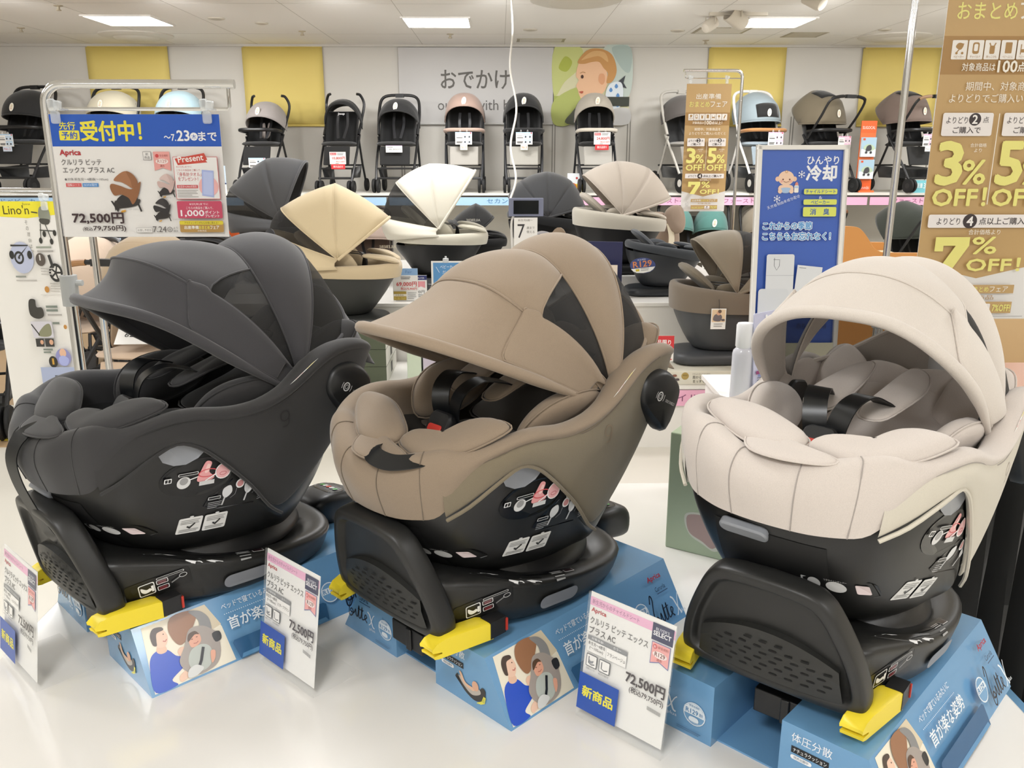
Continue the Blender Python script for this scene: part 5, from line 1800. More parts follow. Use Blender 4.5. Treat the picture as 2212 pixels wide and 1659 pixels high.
# slot with a white lever on the taupe seat, tan tag on its brim
m = MB()
m.prism(rrect(-.06, -.04, .12, .075, .012), .012, frame_m((.08, .226, .335), (-1, 0, 0), (0, 0, 1)), 0, .002)
m.build('lever_slot', mat('#2b2c2e', .4), ca)
m = MB()
m.tube([(.115, .243, .335), (.06, .243, .345), (.04, .243, .34), (.045, .243, .31)], .007, 6)
m.build('recline_handle', mat('#c9c9c4', .25, .7), ca)
shop_seat('dark charcoal open car seat behind the oval blue tag', (1.05, 5.55, 1.032), R(205), '#3a3e43', '#3a3e43', None, None, '#2c2f33', '#43474d', handle=False, lift=-.02, scale=.8)
shop_seat('small pale grey open car seat right of the leaflet rack', (.34, 6.2, 1.013), R(200), '#b5aea6', '#b5aea6', None, None, '#2a2a2b', '#aaa6a8', handle=False, scale=.75)
# beige high-back booster
t = thing('booster_seat', 'beige high-backed booster seat with winged headrest under the orange stroller bar', 'booster seat', (1.21, 6.72, .745), R(6))
BG = fab('#a39080')
m = MB()
m.pad(crom([(-.17, .05, .02), (-.17, -.3, .02), (.17, -.3, .02), (.17, .05, .02)], 4, True), .07, (0, 0, 1))
m.build('seat', BG, t)
m = MB()
m.pad(crom([(-.17, .06, .06), (-.2, .04, .25), (-.14, .05, .36), (.14, .05, .36), (.2, .04, .25), (.17, .06, .06)], 4, True), .06, (0, -1, .1))
m.build('backrest', BG, t)
for s in (1, -1):
    m = MB()
    m.pad(crom([(s * .07, .02, .28), (s * .06, .0, .4), (s * .1, -.04, .46), (s * .17, -.07, .46), (s * .2, -.1, .36), (s * .18, -.1, .27), (s * .11, -.02, .25)], 4, True), .045, (-s * .5, -.8, 0))
    m.build('headrest_wing', BG, t)
    m = MB()
    m.ribbon(crom([(s * .09, -.05, .33), (s * .1, -.09, .22), (s * .07, -.16, .1)], 4), .045, .004, V((0, -1, .2)))
    m.build('belt', mat('#d8cdb4' if s < 0 else '#cfc4ab', .5), t)
m = MB()
m.pad(crom([(-.08, .02, .27), (-.08, .01, .4), (.08, .01, .4), (.08, .02, .27)], 4, True), .03, (0, -1, 0))
m.build('headrest', BG, t)

# cards, leaflets and small things on the counter
def card(name, label, cat, x, y, z, w_, h_, col='#f2f0ec', rz=0., tilt=0., d=.003, group=None):
    t = thing(name, label, cat, M=upright(x, y, z, rz, tilt), group=group)
    m = MB()
    m.box((w_ / 2, h_ / 2, -d / 2), (w_, h_, d))
    b = m.build('sheet', mat(col, .4), t, smooth=False)
    return t, b, Print(M=Matrix.Translation((0, 0, .0002)), eps=.0005)


def stand(t, w_, y=-.03):
    m = MB()
    m.box((w_ / 2, -.001, -.03), (w_ * .8, .004, .06))
    m.build('foot', acrylic('#f2f4f5', .35), t, smooth=False)


t, b, p = card('price_card', 'white card with red 69,000 price and gold fair strip on the counter', 'price card', -.665, 5.28, .714, .155, .20, group='price cards')
p.rect(0, .158, .155, .042, '#8fb4dd').text('Fair', .08, .17, .018, '#5f86c0', 'l', .04)
p.lines(.05, .145, .06, 2, .01, .004, '#6a6a6a').text('69,000円', .148, .088, .03, '#d22f33', 'r', .125, .012).text('税込75,900円', .148, .066, .017, '#d22f33', 'r', .1, .006)
p.rect(.004, .004, .078, .054, '#b59a45').rect(.004, .028, .078, .014, '#efe9d5').text('対象商品', .04, .031, .009, '#8a7440', 'c', .05).text('3%・5%・7%OFF', .042, .009, .012, '#efe27a', 'c', .07).lines(.09, .048, .055, 4, .012, .004, '#a9a9a9')
p.build(b)
stand(t, .155)
t, b, p = card('price_card', 'narrow white price card half behind the 69,000 one', 'price card', -.535, 5.34, .714, .075, .15, group='price cards')
p.rect(.0, .12, .075, .028, '#27306e').text('BUYER', .02, .127, .01, '#e8e8f0', 'l', .04).poly([(.012, .112), (.064, .112), (.064, .07), (.038, .08), (.012, .07)], '#e39aa0').text('00円', .01, .035, .02, '#4a4a4a', 'l', .05).lines(.02, .025, .045, 2, .01, .004, '#888888')
p.build(b)
stand(t, .075)
t, b, p = card('coupon_sign', 'blue coupon sign with white lettering clipped up on the counter', 'sign', -.425, 5.27, .735, .40, .225)
p.rect(.012, .075, .376, .14, '#5c97cc').text('ベビーカー・チャイルドシート', .055, .178, .022, '#f2f7fb', 'l', .27).text('だっこひもをご購入の方に', .07, .146, .022, '#f2f7fb', 'l', .26).text('クーポン配布中', .05, .09, .044, '#f7fafc', 'l', .3, .015)
p.line([(.03, .19), (.05, .155)], .003, '#dfeaf4').rr(.045, -.004, .3, .07, .004, '#151516').text('AILEBEBE', .1, .04, .014, '#e8e8e8', 'l', .1).text('KURUTTO', .06, .008, .022, '#f2f2f2', 'l', .16, .01)
p.build(b)
for x in (.09, .32):
    m = MB()
    m.prism(rrect(-.018, -.012, .036, .03, .006), .018, Matrix.Translation((x, .225, -.012)), 0, .003)
    m.cyl((x, .243, -.004), (x, .255, -.004), .006, 8)
    m.build('clip', mat('#e9ecee', .1, 0, alpha=.6), t)
stand(t, .4)
t = thing('monitor', 'small blue-grey framed screen on a thin white post above a leaflet', 'monitor', (.16, 5.40, .711))
m = MB()
m.box((0, 0, .565), (.215, .03, .11))
m.build('housing', pla('#7d8299', .4), t, smooth=False, bevel=.003)
m = MB()
m.box((-.0, -.0162, .565), (.155, .002, .082))
m.build('screen', mat('#14181a', .12), t, smooth=False)
m = MB()
m.tube(crom([(-.085, .012, .0), (-.085, .012, .3), (-.09, .012, .46), (-.075, .01, .52)], 4), .007, 6)
m.build('post', mat('#e9e6e0', .4), t)
m = MB()
m.box((-.02, .02, .01), (.2, .16, .02))
m.build('foot', mat('#dcdad5', .4), t, smooth=False)
t, b, p = card('leaflet', 'white leaflet with a large thin 7 under the small monitor', 'leaflet', .085, 5.365, .93, .145, .285)
p.text('新生児0歳〜', .07, .262, .014, '#8f8a86', 'c', .09).text('7', .022, .16, .085, '#3e3a3c', 'l', .045).text('歳まで', .078, .215, .016, '#8f8a86', 'l', .05).text('使える', .078, .19, .016, '#8f8a86', 'l', .05)
p.blob([(.05, .12), (.07, .15), (.1, .15), (.09, .11)], '#cfb7b4').blob([(.04, .09), (.06, .115), (.09, .1), (.07, .07)], '#d9c4c0').blob([(.08, .04), (.1, .1), (.135, .09), (.14, .03)], '#d4cfe3').line([(.05, .03), (.08, .05), (.1, .03), (.13, .055)], .006, '#8a8fd0')
p.build(b)
stand(t, .145)
t = thing('catalogue_bundle', 'ring-bound bundle of black sample plates beside the leaflet', 'catalogue', (.31, 5.42, .711))
for k in range(5):
    m = MB()
    m.prism(rrect(-.03, 0, .06, .38, .012), .004, Matrix.Translation((-.045 + k * .018, -.02 + k * .01, 0)) @ Matrix.Rotation(R(62), 4, 'Z') @ Matrix.Rotation(R(90), 4, 'X'))
    m.build('plate', mat('#1a1a1c' if k > 2 else '#8d8a90', .35), t)
m = MB()
m.tube([(.0 + .04 * math.cos(a), -.01, .37 + .035 * math.sin(a)) for a in [2 * PI * k / 16 for k in range(16)]], .004, 6, closed=True)
m.build('ring', STEEL, t)
t, b, p = card('booklet', 'beige booklet with a family picture behind the brown car seat', 'booklet', .60, 5.3, .72, .125, .21, '#e3d3c0', R(-6), R(6))
p.rect(.0, .0, .125, .21, '#e6d7c6').text('Lotto', .05, .165, .02, '#4a443e', 'l', .045).blob([(.06, .12), (.05, .15), (.065, .165), (.08, .155), (.085, .12)], '#2e3f68').circ(.068, .165, .011, '#7a4a34').circ(.066, .158, .009, '#e3b79a').blob([(.05, .1), (.06, .13), (.09, .12), (.1, .09), (.07, .08)], '#d5d9e6').circ(.03, .12, .014, '#e8d7d2').blob([(.0, .06), (.03, .1), (.06, .08), (.04, .03), (.0, .02)], '#dcc2b2').rect(.07, .0, .055, .05, '#eee4d8')
p.build(b)
stand(t, .125)
t = thing('pictogram_board', 'navy blue upright board with a round white seat pictogram', 'display board', (.70, 5.42, .711), R(-12))
m = MB()
m.box((-.04, 0, .17), (.22, .03, .36))
b = m.build('board', mat('#23264f', .35), t, smooth=False)
p = Print(M=upright(-.15, -.0152, 0), eps=.0006)
p.circ(.09, .19, .062, '#e6e4df').poly([(.055, .17), (.06, .225), (.075, .228), (.073, .185), (.125, .165), (.12, .15)], '#23264f').circ(.085, .2, .014, '#23264f').circ(.118, .19, .017, '#23264f')
for k in range(3):
    p.poly([(.09, .1 - k * .03), (.12, .118 - k * .03), (.15, .1 - k * .03), (.15, .088 - k * .03), (.12, .105 - k * .03), (.09, .088 - k * .03)], '#dcdad5')
p.build(t, 'printed_face')
t = thing('oval_tag', 'oval blue tag reading R129 in orange hung over the charcoal seat', 'tag', (.865, 5.2, .94), R(-4))
m = MB()
m.prism([(.077 * math.cos(a), .047 * math.sin(a)) for a in [2 * PI * k / 28 for k in range(28)]], .003, upright(0, 0, 0))
b = m.build('plate', mat('#3d4a80', .4), t, smooth=False)
p = Print(M=upright(0, -.0034, 0) @ Matrix.Rotation(R(7), 4, 'Z'), eps=.0005)
p.poly([(-.073, -.014), (.073, -.014), (.06, -.03), (.04, -.041), (0, -.046), (-.04, -.041), (-.06, -.03)], '#efeee9').text('R129', -.002, -.008, .036, '#d98a58', 'c', .112, .025).text('安全規則', -.005, .032, .009, '#cfd6ec', 'c', .05).rect(-.045, -.032, .022, .014, '#d9bf3c').lines(-.015, -.021, .05, 2, .01, .004, '#9a9a9a')
p.build(b)
m = MB()
m.tube(crom([(0, .0, .046), (.03, .08, .03), (.05, .2, .0)], 4), .002, 5)
m.build('cord', mat('#2a2a2c', .5), t)
t, b, p = card('price_card', 'red and white card reading display items only, beside the brown car seat', 'price card', .79, 4.60, .485, .165, .145, '#f2efe9', group='price cards')
p.rect(0, .073, .165, .072, '#d2393d').text('展示品限り', .0825, .092, .03, '#fbf6f4', 'c', .13, .02).rect(.002, .002, .078, .068, '#cdb35c').rect(.002, .035, .078, .015, '#f0ead6').text('対象商品', .04, .038, .01, '#8a7440', 'c', .05).text('おまとめフェア', .04, .057, .009, '#f7f1dc', 'c', .066).text('3%5%7%OFF', .04, .01, .015, '#f3ea8e', 'c', .068)
p.rect(.084, .055, .07, .015, '#7fa6dc').text('売場', .088, .036, .01, '#5a5a5a', 'l', .016).text('No.', .112, .034, .014, '#c8262c', 'l', .02).text('2', .136, .034, .024, '#c8262c', 'l', .014, .02).lines(.1, .022, .05, 1, .01, .003, '#999999').rect(.135, .01, .02, .006, '#d2393d')
p.build(b)
m = MB()
m.box((.08, -.07, -.004), (.03, .15, .004))
m.box((.08, -.138, .02), (.09, .004, .06))
m.build('holder', pla('#1b1b1c', .4), t, smooth=False)
t, b, p = card('hang_card', 'white tag with a baby seat picture hanging on the taupe-brown car seat', 'tag', 1.165, 4.655, .655, .082, .115)
p.rr(.004, .04, .074, .07, .004, '#e3c9a6').blob([(.012, .05), (.018, .08), (.045, .085), (.06, .07), (.05, .045)], '#6f6669').circ(.04, .09, .012, '#d9a98a').circ(.046, .1, .01, '#6a5548').circ(.066, .052, .01, '#5d5659', .006).lines(.015, .028, .05, 2, .012, .004, '#9a9a9a')
p.build(b)
m = MB()
m.tube([(.041, .115, 0), (.041, .14, .004), (.04, .165, -.01)], .0015, 5)
m.build('cord', mat('#2a2a2c', .5), t)

# ------------------------------------------------------------------ hanging signs on steel stands
def steel_stand(label, x, y, top, arm, zbar, lower, foot=True, r=.012, r2=.009):
    """pole at x; arm: signed length of the top bar; zbar: height of the thin bar the sheet hangs on"""
    t = thing('sign_stand', label, 'sign stand', (x, y, 0), 0, 'steel sign stands')
    s = 1 if arm > 0 else -1
    m = MB()
    m.tube([(0, 0, lower)] + crom([(0, 0, top - .07), (s * .004, 0, top - .03), (s * .03, 0, top - .004), (s * .07, 0, top)], 5) + [(arm, 0, top)], r, 12)
    m.build('upper_tube', CHROME, t)
    m = MB()
    m.tube([(0, 0, zbar), (arm * .955, 0, zbar), (arm * .965, 0, zbar + .006), (arm * .965, 0, top)], .0045, 8)
    m.build('hanging_rail', CHROME, t)
    m = MB()
    m.tube([(0, .0, .02), (0, 0, lower + .02)], r2 + .006, 12)
    m.build('lower_tube', CHROME, t)
    m = MB()
    m.cyl((0, 0, lower - .03), (0, 0, lower + .05), r + .01, 14)
    m.cyl((r + .008, 0, lower + .03), (r + .024, 0, lower + .03), .008, 8)
    m.build('clamp', pla('#a7a9a8', .4), t)
    m = MB()
    m.lathe([(.17, 0), (.17, .012), (.16, .018), (.02, .024)], 24)
    m.build('foot', STEEL, t)
    return t


def clear_clip(x, y, z, parent_sign):
    m = MB()
    M0 = upright(x, y - .004, z)
    m.prism(rrect(-.011, -.03, .022, .03, .006), .012, M0, 0, .003)
    m.prism(rrect(-.014, 0, .020, .03, .006), .010, M0 @ Matrix.Rotation(R(8), 4, 'Z'), 0, .003)
    m.prism(rrect(-.002, .004, .018, .022, .005), .014, M0 @ Matrix.Rotation(R(-8), 4, 'Z'), 0, .003)
    o = m.build('clip', mat('#eef2f4', .08, 0, alpha=.38), parent_sign)
    o.matrix_parent_inverse = parent_sign.matrix_world.inverted()
    return o


steel_stand('tall chrome sign stand holding the blue-headed price sign', -1.135, 2.26, 1.765, .475, 1.706, 1.24, r=.0115)
# price sign: drawn in a 372 x 268 grid
SX, SY, SZ, SW = -1.122, 2.246, 1.391, .422
t = thing('price_sign', 'large white price sign with blue heading hanging on the chrome stand', 'sign', (SX, SY, SZ))
m = MB()
m.box((.211, 0, .151), (.422, .0015, .302))
b = m.build('sheet', mat('#ece9e6', .35), t, smooth=False)
k = .422 / 372
p = Print(M=upright(0, -.0009, 0), sc=k, eps=.00012)
g = lambda x, y: (x, 266 - y)          # photo-like coordinates, y down
p.rect(0, 198, 372, 68, '#1d57bd')
p.text('先行', 20, 234, 16, '#efe23e', 'l', 35, .02).rr(18, 211, 44, 21, 2, '#efe23e').text('予約', 23, 213.5, 16, '#1d57bd', 'l', 34, .02).text('受付中！', 66, 210, 42, '#efe23e', 'l', 132, .028)
p.text('〜7.', 247, 210, 14, '#f4f5f7', 'l', 26, .02).text('23', 276, 210, 22, '#f4f5f7', 'l', 27, .03).circ(313, 219, 8.6, '#f4f5f7').text('木', 313, 213, 11, '#1d57bd', 'c', 11).text('まで', 323, 210, 19, '#f4f5f7', 'l', 40, .025)
p.text('Aprica', 14, 176, 15, '#b8202c', 'l', 46, .03)
p.text('クルリラ ビッテ', 15, 158, 13, '#5a5555', 'l', 88, .004).text('エックス プラス AC', 16, 141, 13, '#5a5555', 'l', 114, .004)
p.circ(20, 127, 2.4, '#6a6666').text('対象:新生児〜4歳頃(〜105cm)', 24, 123.5, 7, '#6a6666', 'l', 90)
p.rect(19, 111, 34, 8, '#d65a5c').text('回転シート', 36, 112.5, 5.5, '#f6ecec', 'c', 27).rect(56, 111, 35, 8, '#4f8fd0').text('ISOFIX取付', 73.5, 112.5, 5.5, '#eaf2fa', 'c', 29)
p.rect(197, 169, 18, 18, '#7a7777').rect(197.8, 169.8, 16.4, 16.4, '#ece9e6').text('新', 206, 178.5, 6, '#5a5555', 'c', 6).text('商品', 206, 171.5, 6, '#5a5555', 'c', 12)
p.poly([(220, 187), (256, 187), (256, 146), (238, 152), (220, 146)], '#eaa49e').circ(228, 178, 4, '#d24a4c').text('安全規則', 234, 176, 5, '#a24a44', 'l', 18).circ(238, 166, 14, '#f3e3df', 6).text('R129', 238, 163, 7, '#b46a60', 'c', 20).text('適合', 238, 154, 5, '#a24a44', 'c', 10)
# the three seats pictured on the sign
def mini(x, y, s, c, c2):
    q = lambda L: [(x + a * s, y + b_ * s) for a, b_ in L]
    p.blob(q([(-28, -38), (-22, -34), (10, -30), (26, -24), (30, -12), (0, -18), (-26, -16)]), '#35302e')
    p.blob(q([(-22, -14), (-10, -30), (14, -26), (26, -8), (0, 0)]), '#2c2828')
    p.blob(q([(-34, 12), (-30, 22), (-12, 18), (14, 10), (34, 26), (36, 22), (28, -4), (14, -24), (6, -10), (-10, -2), (-26, -4)]), c2)
    p.blob(q([(-24, 30), (-10, 44), (6, 50), (22, 42), (30, 24), (18, 12), (4, 20), (-8, 26)]), c).blob(q([(6, 50), (22, 42), (30, 24), (18, 12), (14, 30)]), c2)
    p.poly(q([(-36, -16), (-32, -16), (-18, -34), (-22, -42)]), '#2e2a2a').poly(q([(-16, -44), (-4, -40), (-4, -36), (-14, -38)]), '#d9a23c').line(q([(26, -22), (32, -40)]), 4 * s, '#2e2a2a')
mini(150, 96, .98, '#a5714e', '#94623f')
mini(242, 111, .56, '#d9c0ba', '#ccb0aa')
mini(228, 58, .56, '#3a3638', '#2d2a2c')
p.text('ビターブラウン', 165, 60, 3.4, '#8a8684', 'c', 22).text('フランベージュ', 240, 86, 3.4, '#8a8684', 'c', 22).text('シェルブラック', 262, 38, 3.4, '#8a8684', 'c', 22)
p.text('72,500円', 26, 30, 24, '#3d2b2f', 'l', 114, .035).text('(税込', 46, 13, 10, '#3d2b2f', 'l', 22, .01).text('79,750円)', 70, 12, 14, '#3d2b2f', 'l', 73, .02)
p.rr(166, 10, 36, 11, 2, '#a9a5a3').rr(166.6, 10.6, 34.8, 9.8, 1.6, '#ece9e6').text('お渡し予定日', 184, 13, 5, '#7a7674', 'c', 30).text('7.24', 204, 11, 13, '#6a6563', 'l', 30, .015).ring(242, 17, 5.2, 1.2, '#6a6563').text('金', 242, 14, 6, '#6a6563', 'c', 6).text('より', 250, 18, 5, '#6a6563', 'l', 10).text('順次', 250, 11, 5, '#6a6563', 'l', 10)
p.rect(264, 84, 98, 92, '#cf4f55').rect(265, 85, 96, 90, '#efecea').poly([(268, 172), (334, 184), (340, 170), (336, 168), (340, 164), (274, 158)], '#cc4a3c').text('Present', 276, 163, 13, '#f8f3f0', 'l', 56, .02, 6)
p.text('8/27(木)までに', 270, 152, 4.5, '#d0767a', 'l', 34).text('こちらの商品をご購入で、', 270, 145, 4.5, '#d0767a', 'l', 54).text('「身長計タオル」', 272, 134, 8.5, '#c8484f', 'l', 52).text('をプレゼント！', 272, 124, 8.5, '#c8484f', 'l', 44)
p.circ(338, 112, 22, '#efb6b4').poly([(326, 148), (352, 146), (348, 88), (322, 92)], '#a9b6e6').poly([(329, 144), (350, 142), (346, 92), (325, 95)], '#bcc7ee').rect(268, 108, 46, 7, '#cc474c').text('全店計4,000点限定', 291, 109, 5, '#f8efef', 'c', 42).lines(268, 103, 46, 5, 3.6, 1.3, '#a9a5a3')
p.rr(264, 42, 100, 38, 3, '#c94a66').text('8/27(木)までに', 292, 70, 6, '#f8eff2', 'l', 42).text('こちらの商品をご購入で、', 284, 62, 6, '#f8eff2', 'l', 60).text('1,000', 271, 45, 15, '#f8eff2', 'l', 52, .03).text('ポイント', 325, 52, 7, '#f8eff2', 'l', 32, .02).text('プレゼント', 325, 44.5, 6, '#f8eff2', 'l', 32, .02)
p.rr(266, 11, 98, 26, 3, '#b8904e').rr(266, 28, 98, 8, 3, '#e0cf3a').text('アカチャンホンポならお得に買える！', 315, 29.4, 5, '#6a4a2a', 'c', 76).text('出産準備', 276, 18, 7.5, '#faf6ea', 'l', 32, .02).text('おまとめ', 309, 18, 7.5, '#efe25a', 'l', 24, .02).text('フェア', 334, 18, 7.5, '#faf6ea', 'l', 20, .02).text('対象商品', 315, 12.4, 4, '#faf6ea', 'c', 20)
p.build(b, 'printed_face', .35)
for x in (-1.101, -.727):
    clear_clip(x, SY, 1.70, t)

# yellow-headed stroller poster further left
steel_stand('chrome sign stand behind the yellow-headed stroller poster', -1.46, 3.12, 1.468, -.62, 1.418, .72, r=.013)
t = thing('poster', 'tall white stroller poster with yellow heading at the left edge', 'poster', (-1.775, 3.02, .60))
m = MB()
m.box((.122, 0, .42), (.244, .002, .84))
b = m.build('sheet', mat('#e9e6e0', .4), t, smooth=False)
k = .244 / 150
p = Print(M=upright(40 * k, -.0012, 0) @ Matrix.Scale(.73, 4, (1, 0, 0)), sc=k, eps=.0002)
Hh = .84 / k
y0 = Hh
p.poly([(-54, y0), (150, y0), (150, y0 - 28), (70, y0 - 35), (-54, y0 - 30)], '#ecdf36').text('Runrun', 60, y0 - 8, 5, '#8a8030', 'l', 22).text("Lino'n", 2, y0 - 27, 19, '#4a4420', 'l', 74)
p.blob([(102, y0 - 24), (108, y0 - 12), (124, y0 - 10), (134, y0 - 20), (134, y0 - 38), (120, y0 - 42), (104, y0 - 36)], '#8d9082').blob([(104, y0 - 36), (106, y0 - 46), (126, y0 - 48), (132, y0 - 38)], '#4b4a44').line([(82, y0 - 22), (100, y0 - 24)], 2.4, '#3b3a37').line([(104, y0 - 46), (100, y0 - 78)], 2.2, '#3b3a37').line([(118, y0 - 48), (130, y0 - 80)], 2.2, '#3b3a37').line([(100, y0 - 60), (138, y0 - 62)], 2.4, '#4b4a44')
for q in ((99, y0 - 82), (130, y0 - 84), (142, y0 - 66), (112, y0 - 68)):
    p.circ(q[0], q[1], 5, '#34332f', 6.5)
for j, ch in enumerate('その理由は？'):
    p.text(ch, 60 + j * 1.4, y0 - 48 - j * 12.5, 8.5, '#8a867e', 'l', 8)
p.circ(38, y0 - 118, 34, '#b9bfd6').circ(30, y0 - 118, 14, '#2f2f2d').circ(30, y0 - 118, 9, '#b0b5c8').circ(30, y0 - 118, 3, '#2f2f2d').line([(10, y0 - 92), (60, y0 - 92), (30, y0 - 116)], 4, '#3a3a38').circ(62, y0 - 112, 7, '#2f2f2d', 9).circ(10, y0 - 112, 7, '#2f2f2d', 9)
p.rect(84, y0 - 98, 44, 4, '#9a9f92').lines(86, y0 - 106, 46, 1, 4, 3.5, '#a9a5a0').circ(92, y0 - 122, 14, '#5a514a').rect(89, y0 - 124, 4, 12, '#d9d6d0').circ(132, y0 - 150, 20, '#2f2f2d').circ(132, y0 - 150, 14, '#e0ddd6')
for j in range(5):
    a = 2 * PI * j / 5
    p.line([(132, y0 - 150), (132 + 15 * math.cos(a), y0 - 150 + 15 * math.sin(a))], 4, '#2f2f2d')
p.line([(118, y0 - 112), (126, y0 - 140)], 8, '#3a3a38').rect(14, y0 - 160, 30, 3.6, '#8d918a').lines(14, y0 - 168, 60, 1, 4, 3, '#bab6b0').lines(90, y0 - 142, 34, 3, 6, 2.4, '#bab6b0')
p.circ(100, y0 - 186, 7, '#c08a46').lines(112, y0 - 174, 36, 4, 5.5, 2, '#b5b1aa').lines(80, y0 - 198, 60, 1, 4, 1, '#c9c5be')
p.blob([(42, y0 - 210), (40, y0 - 240), (60, y0 - 250), (80, y0 - 244), (78, y0 - 226), (62, y0 - 224), (60, y0 - 208)], '#3e3c38').rect(90, y0 - 226, 34, 5, '#7d857c').rect(90, y0 - 234, 34, 5, '#7d857c').lines(92, y0 - 243, 42, 1, 5, 3.4, '#a9a5a0')
p.poly([(38, y0 - 256), (100, y0 - 256), (102, y0 - 292), (42, y0 - 292)], '#cfccd3').blob([(56, y0 - 286), (76, y0 - 266), (94, y0 - 262), (96, y0 - 284), (80, y0 - 290)], '#8a8a6e').line([(40, y0 - 262), (60, y0 - 286)], 3, '#3a3a38').rect(46, y0 - 312, 24, 18, '#3c3a38').rect(74, y0 - 312, 26, 18, '#3c3a38').circ(64, y0 - 302, 5, '#d9a98a').circ(92, y0 - 302, 6, '#d9a98a').rect(104, y0 - 262, 20, 5, '#7d857c').circ(140, y0 - 268, 5, '#c08a46')
p.circ(122, y0 - 336, 23, '#8f8fc0', 20).circ(122, y0 - 326, 10, '#e3b79a').blob([(108, y0 - 338), (122, y0 - 332), (138, y0 - 340), (130, y0 - 354), (112, y0 - 352)], '#a9b0e0').circ(90, y0 - 346, 13, '#34302a').rect(87, y0 - 352, 6, 14, '#c79a3e').rect(66, y0 - 320, 28, 4, '#7d857c').rect(66, y0 - 326, 22, 3.6, '#7d857c')
p.rect(50, 14, 100, y0 - 372, '#a9b3cf').rect(50, 60, 36, 60, '#8fae76').rect(90, 60, 10, 80, '#3f4652').rect(126, 50, 8, 90, '#34363e').blob([(100, 60), (98, 100), (106, 122), (118, 118), (122, 90), (120, 60)], '#e6dfdc').circ(110, 122, 9, '#4b3328').circ(109, 118, 6, '#e6bfa6').rect(102, 30, 16, 34, '#34405e').blob([(88, 62), (92, 80), (108, 84), (118, 70), (114, 56)], '#8f8c6e').blob([(88, 58), (98, 66), (114, 58), (110, 36), (92, 36)], '#35322f').circ(100, 58, 6, '#e3b79a').rect(50, 0, 100, 14, '#ecdf36').rect(84, 20, 3, 20, '#34322f').rect(112, 20, 3, 20, '#34322f')
p.build(b, 'printed_face', .4)
for x in (-1.56,):
    clear_clip(x, 3.02, 1.44, t)


